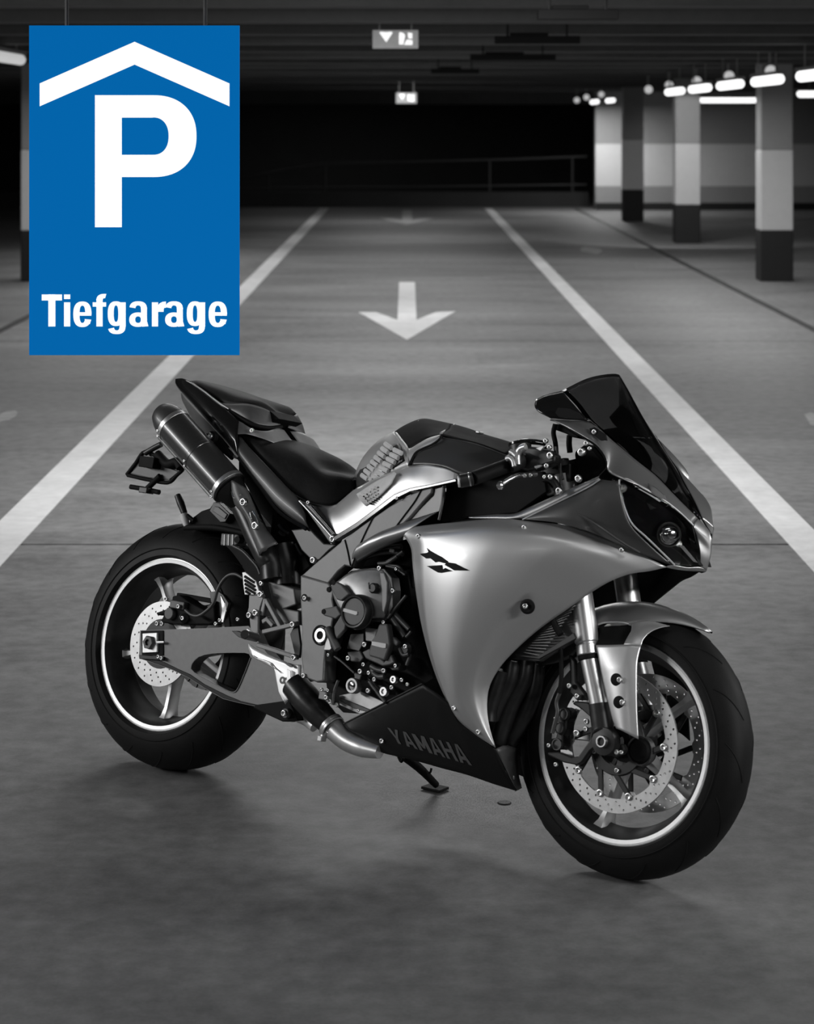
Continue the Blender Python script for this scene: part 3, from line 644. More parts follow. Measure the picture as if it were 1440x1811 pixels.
r_ = plate('fluid_reservoir', [(0.1803, -0.12, 0.6286), (0.235, -0.12, 0.6311), (0.2481, -0.12, 0.6255), (0.2442, -0.12, 0.6092), (0.2273, -0.12, 0.5984), (0.1834, -0.12, 0.597)], 0.035, M['plate'], bike, bevel=0.003); r_['label'] = 'pale grey ribbed reservoir'
for q in ([(0.1927, -0.1225, 0.6262), (0.1969, -0.1225, 0.6267), (0.2012, -0.1225, 0.5988), (0.1969, -0.1225, 0.5983)], [(0.2068, -0.1225, 0.6278), (0.211, -0.1225, 0.6282), (0.2152, -0.1225, 0.6004), (0.211, -0.1225, 0.5999)], [(0.2208, -0.1225, 0.6293), (0.2251, -0.1225, 0.6298), (0.2293, -0.1225, 0.602), (0.2251, -0.1225, 0.6015)]): plate('rib', q, 0.003, M['white'], r_, bevel=0.0005)
lathe('reservoir_neck', [(0, 0), (0.009, 0), (0.009, -0.02), (0, -0.02)], (0.2464, -0.13, 0.6181), (0, -1, 0), M['black'], r_, 16)
lp = plate('license_plate_holder', [(-0.2855, -0.02, 0.7462), (-0.2325, -0.02, 0.8147), (-0.1906, -0.02, 0.8119), (-0.0806, -0.02, 0.7817), (-0.1199, -0.02, 0.7422), (-0.2013, -0.02, 0.7407)], 0.012, M['satin'], bike, bevel=0.002)
plate('license_plate', [(-0.27, -0.023, 0.7512), (-0.2222, -0.023, 0.7979), (-0.0905, -0.023, 0.7724), (-0.122, -0.023, 0.7481), (-0.1996, -0.023, 0.746)], 0.004, M['plate'], lp)['label'] = 'grey blank back of the number plate holder'
tube('holder_frame', [(-0.2836, -0.022, 0.7462), (-0.2569, -0.022, 0.7802), (-0.2305, -0.022, 0.8146), (-0.1558, -0.022, 0.7976), (-0.0788, -0.022, 0.7817), (-0.0986, -0.022, 0.7611), (-0.118, -0.022, 0.7421), (-0.1994, -0.022, 0.7407), (-0.2796, -0.022, 0.7455)], 0.0055, M['black'], lp, 8, n=40)
box('lamp_bracket', (-0.1869, -0.03, 0.7869), (0.055, 0.05, 0.03), M['black'], lp)
tube('holder_arm', [(-0.1738, -0.03, 0.8123), (-0.1281, -0.03, 0.7896), (-0.0932, -0.03, 0.7982), (-0.0791, -0.03, 0.7834)], 0.013, M['black'], lp)
tube('holder_arm', [(-0.2184, -0.03, 0.811), (-0.1851, -0.03, 0.8302), (-0.1649, -0.03, 0.8401)], 0.008, M['satin'], lp)
tube('holder_arm', [(-0.0921, -0.03, 0.7929), (-0.0379, -0.025, 0.8251), (0.0251, -0.02, 0.8472), (0.0821, -0.02, 0.8469)], 0.011, M['black'], lp)
pb = tube('plate_lamp_bar', [(-0.2538, -0.03, 0.7152), (-0.2009, -0.03, 0.7139), (-0.1444, -0.03, 0.7109)], 0.007, M['black'], lp)
cyl('plate_lamp_stem', (-0.1503, -0.03, 0.7553), (-0.1964, -0.03, 0.7106), 0.008, M['black'], pb)
box('plate_lamp', (-0.189, -0.034, 0.7109), (0.03, 0.03, 0.016), M['satin'], pb)

# ---- muffler and exhaust
mdir = Vector((0.2409, -0.185, 0.7463))-Vector((0.0253, -0.205, 0.8925)); m0 = Vector((0.0253, -0.205, 0.8925)); mL = mdir.length
mu = lathe('muffler', [(0, 0.0), (0.046, 0.0), (0.0475, 0.002), (0.0475, mL*0.48), (0.0485, mL*0.485), (0.0485, mL*0.52), (0.0475, mL*0.525), (0.0475, mL), (0.043, mL+0.004), (0, mL+0.004)], m0, mdir, M['carbon'], bike, 48, sx=1.0)
lathe('muffler_end_cap', [(0.018, -0.035), (0.024, -0.052), (0.032, -0.045), (0.041, -0.024), (0.0475, 0.004), (0.047, 0.008), (0.018, 0.008), (0.018, -0.035)], m0, mdir, M['dark'], mu, 48)
for f in (0.015, 0.955):
    lathe('muffler_band', [(0.0478, mL*f), (0.049, mL*f+0.001), (0.049, mL*f+0.012), (0.0478, mL*f+0.013)], m0, mdir, M['tube'], mu, 48)
md = mdir.normalized(); side = Vector((0, -1, 0)); side = (side-md*side.dot(md)).normalized(); upv = md.cross(side).normalized()
for s0 in (-0.006, 0.006):
    e0 = side*math.cos(0.9)*0.0482-upv*math.sin(0.9)*0.0482*(1 if upv.z > 0 else -1)
    tube('muffler_seam', [m0+md*0.01+e0+upv*s0, m0+md*mL*0.95+e0+upv*s0], 0.0012, M['tube'], mu, 6)
for f in (0.03, 0.50, 0.965):
    for a_ in (0.5, 0.95): bolt(m0+md*mL*f+(side*math.cos(a_)+upv*math.sin(a_)*(-1 if upv.z > 0 else 1))*0.049, 0.0035, mu)
bk = lathe('muffler_hanger', [(0, 0), (0.013, 0), (0.015, -0.002), (0.015, -0.012), (0, -0.012)], (0.1401, -0.17, 0.8711), (0, -1, 0), M['black'], bike, 20)
bolt((0.1419, -0.172, 0.8711), 0.0085, bk)
plate('muffler_stay', [(0.1043, -0.155, 0.8776), (0.1382, -0.155, 0.8831), (0.2174, -0.155, 0.8335), (0.2069, -0.155, 0.8172), (0.1612, -0.155, 0.8387)], 0.008, M['black'], bk)
cyl('muffler_inlet', (0.2409, -0.185, 0.7463), (0.286, -0.17, 0.7095), 0.042, M['black'], mu, r1=0.028)
# heat shield strap with bolts
hs = coons('heat_shield', [(0.2595, -0.2, 0.7466), (0.2709, -0.2, 0.7638), (0.2917, -0.2, 0.7608), (0.3161, -0.2, 0.7497)], [(0.3809, -0.19, 0.5876), (0.4077, -0.19, 0.602), (0.4343, -0.19, 0.6261)], [(0.2595, -0.2, 0.7466), (0.2658, -0.2, 0.7221), (0.2868, -0.2, 0.7018), (0.3293, -0.2, 0.6739), (0.3533, -0.2, 0.6369), (0.3895, -0.2, 0.5878)], [(0.3118, -0.195, 0.7497), (0.34, -0.195, 0.7152), (0.3663, -0.195, 0.6832), (0.402, -0.195, 0.6525), (0.4385, -0.195, 0.6262)], M['arm'], bike, 12, 24, 0.003, lambda a, c: 0.018*math.sin(PI*a))
for p in ((0.3288, -0.215, 0.7146), (0.3776, -0.213, 0.6606)): bolt(p, 0.0105, hs)
for q in ([(0.2767, -0.212, 0.7371), (0.2863, -0.212, 0.723), (0.3111, -0.212, 0.733)], [(0.3467, -0.216, 0.6891), (0.3594, -0.216, 0.6756), (0.3528, -0.216, 0.6922)], [(0.3583, -0.214, 0.6955), (0.3771, -0.214, 0.6777), (0.3864, -0.214, 0.6639)], [(0.3846, -0.208, 0.6372), (0.3972, -0.208, 0.6165), (0.4183, -0.208, 0.6091), (0.3973, -0.208, 0.5994), (0.3888, -0.208, 0.6156)]): tube('cut_out_edge', q, 0.0022, M['alu'], hs, 6)
tube('exhaust_link_pipe', [(0.2616, -0.165, 0.7251), (0.3045, -0.165, 0.6793), (0.3479, -0.165, 0.6292), (0.3898, -0.165, 0.5846)]+[(0.3982, -0.16, 0.5733), (0.4128, -0.16, 0.5338)], 0.032, M['pipe'], bike, 16)
tube('exhaust_link_pipe', [(0.4011, -0.13, 0.6174), (0.4202, -0.13, 0.5781), (0.4351, -0.13, 0.5249)], 0.036, M['pipe'], bike, 16)
plate('exhaust_valve_box', [(0.3975, -0.165, 0.5282), (0.4065, -0.165, 0.5293), (0.4878, -0.165, 0.5206), (0.5017, -0.165, 0.4834), (0.4684, -0.165, 0.4689), (0.5136, -0.165, 0.468), (0.5199, -0.165, 0.4351), (0.471, -0.165, 0.432), (0.4336, -0.165, 0.461)], 0.05, M['frame'], bike, bevel=0.003)
plate('shock_cover', [(0.3449, -0.12, 0.6958), (0.384, -0.12, 0.686), (0.4216, -0.12, 0.6587), (0.4912, -0.12, 0.5804), (0.464, -0.12, 0.5565), (0.4634, -0.12, 0.5359), (0.4437, -0.12, 0.5197), (0.4231, -0.12, 0.5792), (0.3778, -0.12, 0.6225), (0.3479, -0.12, 0.6331)], 0.10, M['black'], bike)
for q in ([(0.375, -0.125, 0.6706), (0.3935, -0.125, 0.6587), (0.4132, -0.125, 0.6522)], [(0.3806, -0.125, 0.6538), (0.391, -0.125, 0.648), (0.4023, -0.125, 0.6492)], [(0.4383, -0.125, 0.629), (0.4527, -0.125, 0.6134), (0.4635, -0.125, 0.6043)]): tube('cable', q, 0.004, M['case'], bike, 6)
hg_ = coons('catalyst_guard', [(0.3717, -0.172, 0.3692), (0.4013, -0.172, 0.3601), (0.4567, -0.172, 0.3482), (0.5194, -0.172, 0.3409), (0.5503, -0.172, 0.3421)], [(0.505, -0.155, 0.2404), (0.5134, -0.155, 0.253)], [(0.37, -0.17, 0.3691), (0.3756, -0.17, 0.35), (0.3947, -0.17, 0.3395), (0.4352, -0.17, 0.3371), (0.4603, -0.17, 0.3325), (0.4757, -0.17, 0.2988), (0.4903, -0.17, 0.2685), (0.5173, -0.17, 0.2419)], [(0.5446, -0.165, 0.3416), (0.5477, -0.165, 0.3161), (0.5486, -0.165, 0.2936), (0.5324, -0.165, 0.2653), (0.5216, -0.165, 0.254)], M['lip'], bike, 14, 18, 0.003, None, lin=('L',)); hg_['label'] = 'bright metal catalyst guard'
lathe('bolt_hole', [(0.004, 0), (0.009, 0), (0.009, -0.002), (0.004, -0.002), (0.004, 0)], (0.5019, -0.176, 0.2976), (0, -1, 0), M['case'], hg_, 20)
plate('guard_slot', [(0.4859, -0.177, 0.344), (0.4921, -0.177, 0.3459), (0.5263, -0.177, 0.3378), (0.5287, -0.177, 0.3323), (0.5209, -0.177, 0.3319)], 0.002, M['case'], hg_, bevel=0.0005)
plate('guard_crease', [(0.5116, -0.176, 0.3266), (0.5239, -0.176, 0.3236), (0.5309, -0.176, 0.2939), (0.5179, -0.176, 0.2871)], 0.002, M['spoke'], hg_, bevel=0.0005)
tube('collector_pipe', [(0.5235, -0.155, 0.2919), (0.5722, -0.155, 0.2605), (0.6137, -0.152, 0.2353), (0.6469, -0.148, 0.2159)], [0.034, 0.036, 0.033, 0.028], M['pipe'], bike, 24)
cl_ = lathe('pipe_clamp', [(0.030, -0.006), (0.0325, -0.005), (0.0325, 0.001), (0.031, 0.002), (0.0325, 0.003), (0.0325, 0.008), (0.030, 0.009)], (0.6524, -0.148, 0.2122), Vector((0.6605, -0.148, 0.2068))-Vector((0.6403, -0.148, 0.2193)), M['tube'], bike, 32)
cyl('clamp_bolt', (0.6387, -0.165, 0.1806), (0.6578, -0.165, 0.1994), 0.006, M['alu'], cl_); box('clamp_lug', (0.6447, -0.168, 0.1802), (0.014, 0.02, 0.014), M['alu'], cl_)
tube('front_pipe', [(0.6587, -0.142, 0.2066), (0.7008, -0.142, 0.1866), (0.7495, -0.142, 0.1768), (0.8047, -0.142, 0.1749)], [0.029, 0.026, 0.023, 0.016], M['tube'], bike, 24)
tube('lower_pipe', [(0.4853, -0.1, 0.2175), (0.5102, -0.1, 0.2132), (0.5418, -0.1, 0.2068), (0.5651, -0.1, 0.1976)], 0.016, M['lip'], bike, 12)
plate('linkage_plate', [(0.3966, -0.14, 0.2224), (0.4848, -0.14, 0.2458), (0.5066, -0.14, 0.2459), (0.54, -0.14, 0.2074), (0.4901, -0.14, 0.1962), (0.4309, -0.14, 0.2064), (0.3892, -0.14, 0.2147)], 0.05, M['black'], bike, bevel=0.003)
lathe('linkage_pivot', [(0, 0), (0.011, 0), (0.013, -0.003), (0.013, -0.012), (0, -0.012)], (0.5041, -0.15, 0.2187), (0, -1, 0), M['case'], bike, 20)
bolt((0.509, -0.156, 0.2193), 0.008, bike)

# ---- rider foot controls
rs = plate('footrest_bracket', [(0.3702, -0.195, 0.4921), (0.397, -0.195, 0.5038), (0.4191, -0.195, 0.4933), (0.4118, -0.195, 0.4626), (0.4104, -0.195, 0.436), (0.4161, -0.195, 0.4072), (0.4243, -0.195, 0.3886), (0.4082, -0.195, 0.3798), (0.3923, -0.195, 0.4039), (0.3815, -0.195, 0.4355), (0.3722, -0.195, 0.4376), (0.3748, -0.195, 0.4578)], 0.008, M['frame'], bike)
for p, r in (((0.4136, -0.198, 0.4957), 0.0085), ((0.4061, -0.198, 0.4485), 0.0085), ((0.3868, -0.198, 0.44), 0.008), ((0.4207, -0.198, 0.3929), 0.006), ((0.528, -0.195, 0.436), 0.0075), ((0.546, -0.195, 0.3584), 0.0075), ((0.4077, -0.196, 0.5216), 0.006), ((0.4212, -0.198, 0.3946), 0.006)): bolt(p, r, rs)
for a_, b_ in (((0.4184, -0.188, 0.4441), (0.4221, -0.188, 0.4859)), ((0.4224, -0.188, 0.4842), (0.4842, -0.188, 0.4233)), ((0.4284, -0.188, 0.4043), (0.5353, -0.188, 0.4399)), ((0.4172, -0.188, 0.3715), (0.5508, -0.188, 0.3593)), ((0.4203, -0.184, 0.4281), (0.4379, -0.184, 0.4403)), ((0.4342, -0.184, 0.4365), (0.4567, -0.184, 0.4231))): bar('bracket_bar', a_, b_, 0.011, 0.012, M['frame'], rs)
plate('bracket_web', [(0.5173, -0.18, 0.4314), (0.5294, -0.18, 0.4363), (0.5475, -0.18, 0.3868), (0.5487, -0.18, 0.3578), (0.5355, -0.18, 0.3591), (0.5083, -0.18, 0.4106)], 0.008, M['satin'], rs)
hg = plate('heel_guard', [(0.3404, -0.2, 0.5412), (0.3507, -0.2, 0.5434), (0.3913, -0.2, 0.5251), (0.4058, -0.2, 0.503), (0.4001, -0.2, 0.492), (0.3597, -0.2, 0.4869), (0.3505, -0.2, 0.5098)], 0.004, M['engine'], bike)
for q in ([(0.3519, -0.2015, 0.5322), (0.3865, -0.2015, 0.521)], [(0.3537, -0.2015, 0.5231), (0.3907, -0.2015, 0.5112)], [(0.3569, -0.2015, 0.5142), (0.3947, -0.2015, 0.5025)], [(0.3597, -0.2015, 0.505), (0.3949, -0.2015, 0.4947)], [(0.3623, -0.2015, 0.4967), (0.3786, -0.2015, 0.4913)]): bar('guard_slot', q[0], q[1], 0.006, 0.003, M['black'], hg, bevel=0.0005)
cyl('footpeg', (0.4174, -0.2, 0.389), (0.4518, -0.285, 0.3971), 0.011, M['satin'], bike)
plate('brake_pedal', [(0.3465, -0.215, 0.3951), (0.364, -0.215, 0.3975), (0.4184, -0.215, 0.3934), (0.4224, -0.215, 0.3841), (0.3943, -0.215, 0.3802), (0.3713, -0.215, 0.3836)], 0.012, M['satin'], bike)
tube('pedal_edge', [(0.4012, -0.216, 0.4057), (0.4133, -0.216, 0.4008), (0.4214, -0.216, 0.3937), (0.4226, -0.216, 0.3808)], 0.004, M['lip'], bike, 8)

# ---- engine block and covers
plate('engine_block', [(0.5672, -0.13, 0.5343), (0.6307, -0.13, 0.5837), (0.733, -0.13, 0.6098), (0.8039, -0.13, 0.6046), (0.847, -0.13, 0.4882), (0.9245, -0.13, 0.3658), (0.8842, -0.13, 0.3377), (0.8019, -0.13, 0.2853), (0.738, -0.13, 0.253), (0.6685, -0.13, 0.2466), (0.6155, -0.13, 0.2746), (0.578, -0.13, 0.3787)], 0.26, M['black'], bike)
plate('throttle_body_cover', [(0.6245, -0.12, 0.5907), (0.6444, -0.12, 0.6301), (0.6934, -0.12, 0.6565), (0.7832, -0.12, 0.6804), (0.7977, -0.12, 0.6638), (0.8203, -0.12, 0.5665), (0.7905, -0.12, 0.5718), (0.7507, -0.12, 0.5989), (0.7022, -0.12, 0.6068)], 0.20, M['black'], bike)
for q, r in (([(0.6882, -0.165, 0.6157), (0.732, -0.165, 0.6345), (0.777, -0.165, 0.6442), (0.8118, -0.165, 0.6437)], 0.006), ([(0.7627, -0.17, 0.6149), (0.7888, -0.17, 0.6316), (0.8144, -0.17, 0.6504)], 0.005), ([(0.7749, -0.17, 0.6119), (0.8097, -0.17, 0.6115), (0.8269, -0.17, 0.5955)], 0.004), ([(0.7266, -0.16, 0.6434), (0.7713, -0.16, 0.6553), (0.7993, -0.16, 0.6608)], 0.007)): tube('throttle_hose', q, r, M['case'], bike, 8)
box('hose_clip', (0.7817, -0.172, 0.6479), (0.014, 0.006, 0.008), M['white'], bike)
plate('oil_sump', [(0.6653, -0.15, 0.2862), (0.7264, -0.15, 0.3067), (0.8045, -0.15, 0.2918), (0.8153, -0.15, 0.2957), (0.7718, -0.15, 0.2646), (0.7362, -0.15, 0.2523), (0.6693, -0.15, 0.2643)], 0.25, M['engine'], bike, bevel=0.003)
plate('oil_sump_ledge', [(0.67, -0.155, 0.2823), (0.7244, -0.155, 0.2749), (0.7752, -0.155, 0.2672), (0.7706, -0.155, 0.2609), (0.7206, -0.155, 0.2632), (0.6716, -0.155, 0.2735)], 0.02, M['case'], bike)
ec = coons('clutch_cover', [(0.6362, -0.205, 0.5448), (0.6587, -0.205, 0.5602), (0.6794, -0.205, 0.5763), (0.7179, -0.205, 0.5917), (0.7605, -0.205, 0.599), (0.7879, -0.205, 0.5996)], [(0.7156, -0.19, 0.4585), (0.7557, -0.19, 0.4796), (0.7836, -0.19, 0.4855), (0.8007, -0.19, 0.4867)], [(0.6362, -0.205, 0.5448), (0.6484, -0.205, 0.519), (0.6674, -0.205, 0.4965), (0.6983, -0.205, 0.4734), (0.7273, -0.205, 0.4593)], [(0.7726, -0.185, 0.5992), (0.7946, -0.185, 0.5815), (0.8063, -0.185, 0.556), (0.8075, -0.185, 0.5248), (0.7969, -0.185, 0.4865)], M['engine'], bike, 24, 24, 0.004, lambda a, c: 0.014*math.sin(PI*a)*math.sin(PI*c))
plate('cover_flange', [(0.6154, -0.185, 0.5459), (0.6395, -0.185, 0.5614), (0.6633, -0.185, 0.5781), (0.7018, -0.185, 0.5941), (0.7445, -0.185, 0.6015), (0.7763, -0.185, 0.603), (0.8027, -0.185, 0.5848), (0.8133, -0.185, 0.5569), (0.8174, -0.185, 0.5171), (0.8031, -0.185, 0.4839), (0.7813, -0.185, 0.4766), (0.7526, -0.185, 0.475), (0.7101, -0.185, 0.4513), (0.6834, -0.185, 0.468), (0.6466, -0.185, 0.4904), (0.6296, -0.185, 0.5179)], 0.03, M['case'], bike, bevel=0.002)
plate('cover_rib', [(0.7827, -0.212, 0.594), (0.7985, -0.212, 0.5948), (0.8124, -0.212, 0.5729), (0.8187, -0.212, 0.5291), (0.8143, -0.212, 0.4973), (0.8057, -0.212, 0.5051), (0.7965, -0.212, 0.5486)], 0.008, M['frame'], bike, bevel=0.003)
lathe('oil_filler_cap', [(0, 0), (0.009, 0), (0.0125, -0.003), (0.0125, -0.015), (0, -0.015)], (0.7758, -0.222, 0.5543), (0, -1, 0), M['satin'], bike, 24)
bar('cap_grip', (0.7643, -0.223, 0.5663), (0.7685, -0.223, 0.5511), 0.003, 0.004, M['case'], bike)
gp = Vector((0.7341, -0.24, 0.493))
gg = lathe('generator_guard', [(0, -0.008), (0.031, -0.008), (0.033, -0.010), (0.034, -0.022), (0.042, -0.024), (0.042, -0.03), (0, -0.03)], gp+Vector((0.004, 0, 0)), (0, -1, 0), M['guard'], bike, 40)
lathe('guard_ring', [(0.034, -0.004), (0.038, -0.003), (0.040, -0.006), (0.041, -0.024), (0.034, -0.024), (0.034, -0.004)], gp+Vector((0.006, 0, 0)), (0, -1, 0), M['satin'], gg, 40)
for pts in ([(0.6643, -0.226, 0.556), (0.6829, -0.226, 0.5515), (0.7129, -0.226, 0.5327), (0.6903, -0.226, 0.5118), (0.675, -0.226, 0.5143), (0.6527, -0.226, 0.5387), (0.6536, -0.226, 0.5502)], [(0.6364, -0.226, 0.4822), (0.6412, -0.226, 0.4885), (0.6779, -0.226, 0.4989), (0.6959, -0.226, 0.481), (0.6807, -0.226, 0.4677), (0.6414, -0.226, 0.4715)], [(0.6782, -0.226, 0.4494), (0.6959, -0.226, 0.481), (0.7147, -0.226, 0.4745), (0.7138, -0.226, 0.4474), (0.6921, -0.226, 0.4221), (0.6843, -0.226, 0.4322)]):
    plate('guard_arm', pts, 0.012, M['guard'], gg, bevel=0.003)
for p in ((0.6587, -0.2275, 0.553), (0.6415, -0.2275, 0.4805), (0.6293, -0.205, 0.5337)): lathe('guard_hole', [(0, 0), (0.006, 0), (0.007, -0.003), (0, -0.003)], p, (0, -1, 0), M['black'], gg, 14)
tube('guard_bar', [(0.6512, -0.215, 0.4429), (0.6682, -0.215, 0.4238), (0.6921, -0.215, 0.3979)], 0.0095, M['guard'], gg, 12)
plate('guard_foot', [(0.641, -0.205, 0.4386), (0.6651, -0.205, 0.3968), (0.6602, -0.205, 0.3916), (0.6413, -0.205, 0.389), (0.6437, -0.205, 0.4164)], 0.01, M['engine'], gg)
lb = plate('guard_label', [(0.7047, -0.2345, 0.494), (0.7086, -0.2345, 0.4968), (0.7499, -0.2345, 0.4943), (0.7498, -0.2345, 0.4871), (0.7457, -0.2345, 0.4859), (0.7056, -0.2345, 0.4894)], 0.003, M['white'], gg, bevel=0); lb['label'] = 'small white maker label'
pg = plate('pump_guard', [(0.805, -0.215, 0.4737), (0.8302, -0.215, 0.477), (0.8403, -0.215, 0.4518), (0.8469, -0.215, 0.4307), (0.8367, -0.215, 0.3917), (0.7872, -0.215, 0.3957), (0.7869, -0.215, 0.4134), (0.7915, -0.215, 0.4363), (0.7984, -0.215, 0.4461)], 0.02, M['guard'], bike, bevel=0.004)
plate('guard_base', [(0.7582, -0.205, 0.4009), (0.7793, -0.205, 0.4128), (0.8295, -0.205, 0.3889), (0.8459, -0.205, 0.4089), (0.8604, -0.205, 0.3911), (0.8449, -0.205, 0.3823), (0.8258, -0.205, 0.3773), (0.7723, -0.205, 0.3874)], 0.012, M['case'], pg, bevel=0.003)
plate('guard_flap', [(0.8359, -0.205, 0.4495), (0.8475, -0.205, 0.4489), (0.8632, -0.205, 0.44), (0.8594, -0.205, 0.4295), (0.8477, -0.205, 0.4312), (0.8378, -0.205, 0.4387)], 0.012, M['guard'], pg, bevel=0.003)
lb = plate('guard_label', [(0.7937, -0.2185, 0.4309), (0.8366, -0.2185, 0.4313), (0.837, -0.2185, 0.4214), (0.8286, -0.2185, 0.4202), (0.7953, -0.2185, 0.4222)], 0.003, M['white'], pg, bevel=0); lb['label'] = 'small white maker label'
for q in ([(0.6971, -0.185, 0.3932), (0.7364, -0.185, 0.4032), (0.7509, -0.185, 0.3873), (0.7415, -0.185, 0.3748), (0.7126, -0.185, 0.3729)], [(0.7766, -0.185, 0.3732), (0.8111, -0.185, 0.3737), (0.8302, -0.185, 0.3632), (0.8213, -0.185, 0.3487), (0.7925, -0.185, 0.3489), (0.7733, -0.185, 0.3594)], [(0.7216, -0.18, 0.3498), (0.7484, -0.18, 0.347), (0.7451, -0.18, 0.3331), (0.7277, -0.18, 0.3328)], [(0.7605, -0.18, 0.3443), (0.7974, -0.18, 0.332), (0.8325, -0.18, 0.3284), (0.8383, -0.18, 0.3117), (0.8057, -0.18, 0.3178)], [(0.8294, -0.185, 0.4163), (0.8507, -0.185, 0.3927), (0.8625, -0.185, 0.39), (0.8596, -0.185, 0.3742), (0.8405, -0.185, 0.3692), (0.8275, -0.185, 0.3783)]): plate('crankcase_cover', q, 0.03, M['case'], bike, bevel=0.003)
plate('cover_panel', [(0.7518, -0.197, 0.4585), (0.7906, -0.197, 0.4604), (0.7854, -0.197, 0.4407), (0.7789, -0.197, 0.4287), (0.7587, -0.197, 0.4281)], 0.006, M['frame'], bike)
plate('cover_panel', [(0.7064, -0.192, 0.4369), (0.746, -0.192, 0.4445), (0.75, -0.192, 0.4227), (0.7393, -0.192, 0.4011), (0.701, -0.192, 0.4024)], 0.008, M['case'], bike)
for p, r in [((0.7748, -0.2, 0.6029), 6), ((0.8245, -0.2, 0.5551), 6), ((0.8092, -0.2, 0.4786), 5), ((0.7626, -0.2, 0.4196), 6.5), ((0.718, -0.2, 0.3809), 6), ((0.7666, -0.2, 0.373), 5), ((0.7602, -0.2, 0.3558), 6.5), ((0.7856, -0.2, 0.3562), 5), ((0.8051, -0.2, 0.3436), 5.5), ((0.83, -0.2, 0.3675), 6), ((0.8622, -0.2, 0.3839), 5), ((0.884, -0.2, 0.4321), 6), ((0.7915, -0.2, 0.315), 6), ((0.8597, -0.2, 0.333), 5.5), ((0.9039, -0.2, 0.3468), 4.5), ((0.6553, -0.2, 0.3799), 4), ((0.6889, -0.2, 0.3745), 3.5), ((0.8246, -0.2, 0.6066), 4), ((0.6501, -0.2, 0.2966), 4), ((0.6692, -0.2, 0.2977), 4), ((0.7687, -0.2, 0.2652), 3.5), ((0.8857, -0.2, 0.3544), 5)]: bolt(p, r*0.001, bike)
for p, r in [((0.8593, -0.2, 0.3516), 0.0095), ((0.835, -0.2, 0.3198), 0.0115)]: lathe('banjo_bolt', [(0, -0.002), (r*0.45, -0.002), (r*0.5, 0.002), (r*0.9, 0.002), (r, 0), (r, -0.008), (0, -0.008)], p, (0, -1, 0), M['alu'], bike, 20)
oc = lathe('oil_level_window', [(0, -0.003), (0.011, -0.003), (0.012, 0.002), (0.017, 0.002), (0.019, -0.002), (0.019, -0.016), (0, -0.016)], (0.727, -0.185, 0.318), (0, -1, 0), M['engine'], bike, 28)
lathe('glass', [(0, 0.001), (0.006, 0.0005), (0.010, -0.001), (0.010, -0.003), (0, -0.003)], (0.73, -0.187, 0.3184), (0, -1, 0), M['chrome'], oc, 20)
for q, r in (([(0.6772, -0.205, 0.3794), (0.6994, -0.205, 0.3713), (0.7442, -0.205, 0.3499)], 0.0028), ([(0.8118, -0.19, 0.4893), (0.8255, -0.19, 0.5089), (0.8558, -0.19, 0.5485)], 0.004), ([(0.7846, -0.19, 0.6104), (0.8139, -0.19, 0.6083), (0.8446, -0.19, 0.5963)], 0.003), ([(0.7814, -0.19, 0.336), (0.8081, -0.19, 0.3156), (0.8373, -0.19, 0.2959)], 0.005), ([(0.8694, -0.18, 0.4265), (0.8834, -0.18, 0.4109), (0.8789, -0.18, 0.3882)], 0.006), ([(0.8574, -0.19, 0.4244), (0.8711, -0.19, 0.4109), (0.8873, -0.19, 0.4154)], 0.005), ([(0.6872, -0.19, 0.3242), (0.6802, -0.19, 0.2985), (0.6805, -0.19, 0.265)], 0.004), ([(0.7847, -0.195, 0.3718), (0.8086, -0.195, 0.3664), (0.8258, -0.195, 0.3667)], 0.007), ([(0.793, -0.195, 0.3574), (0.8113, -0.195, 0.3513), (0.8281, -0.195, 0.3537)], 0.007), ([(0.8083, -0.18, 0.4983), (0.8353, -0.18, 0.4751), (0.8621, -0.18, 0.4521)], 0.008), ([(0.8188, -0.18, 0.5042), (0.8478, -0.18, 0.4857), (0.873, -0.18, 0.4713)], 0.007), ([(0.8686, -0.185, 0.4527), (0.8758, -0.185, 0.4604), (0.8816, -0.185, 0.4678)], 0.004), ([(0.7994, -0.17, 0.6374), (0.7737, -0.17, 0.6185), (0.7456, -0.17, 0.6129)], 0.006)):
    tube('engine_hose', q, r, M['case'], bike, 8)
lathe('water_pump_hub', [(0, 0), (0.01, 0), (0.017, -0.006), (0.017, -0.02), (0, -0.02)], (0.8717, -0.19, 0.4242), (0, -1, 0), M['satin'], bike, 24)
box('pedal_pivot_block', (0.6484, -0.18, 0.2828), (0.022, 0.03, 0.02), M['frame'], bike)
for p in ((0.6653, -0.18, 0.2719), (0.687, -0.18, 0.2663), (0.6655, -0.197, 0.2804)): bolt(p, 0.006, bike)

# ---- frame: spar, pivot plate
sp = plate('frame_spar', [(0.5382, -0.205, 0.5562), (0.5772, -0.205, 0.5914), (0.6534, -0.205, 0.6567), (0.7048, -0.205, 0.6967), (0.7826, -0.205, 0.7528), (0.8374, -0.205, 0.7856), (0.8693, -0.205, 0.7997), (0.9016, -0.205, 0.8096), (0.9005, -0.205, 0.796), (0.8791, -0.205, 0.7722), (0.8466, -0.205, 0.7323), (0.8306, -0.205, 0.7158), (0.7925, -0.205, 0.6967), (0.7373, -0.205, 0.6634), (0.7088, -0.205, 0.6356), (0.6964, -0.205, 0.6068), (0.6914, -0.205, 0.5953), (0.6698, -0.205, 0.5968), (0.6513, -0.205, 0.5809), (0.6252, -0.205, 0.5476)], 0.045, M['frame'], bike, bevel=0.003)
tube('frame_seam', [(0.6595, -0.206, 0.6573), (0.6731, -0.206, 0.6314), (0.6879, -0.206, 0.5989)], 0.0018, M['black'], sp, 6)
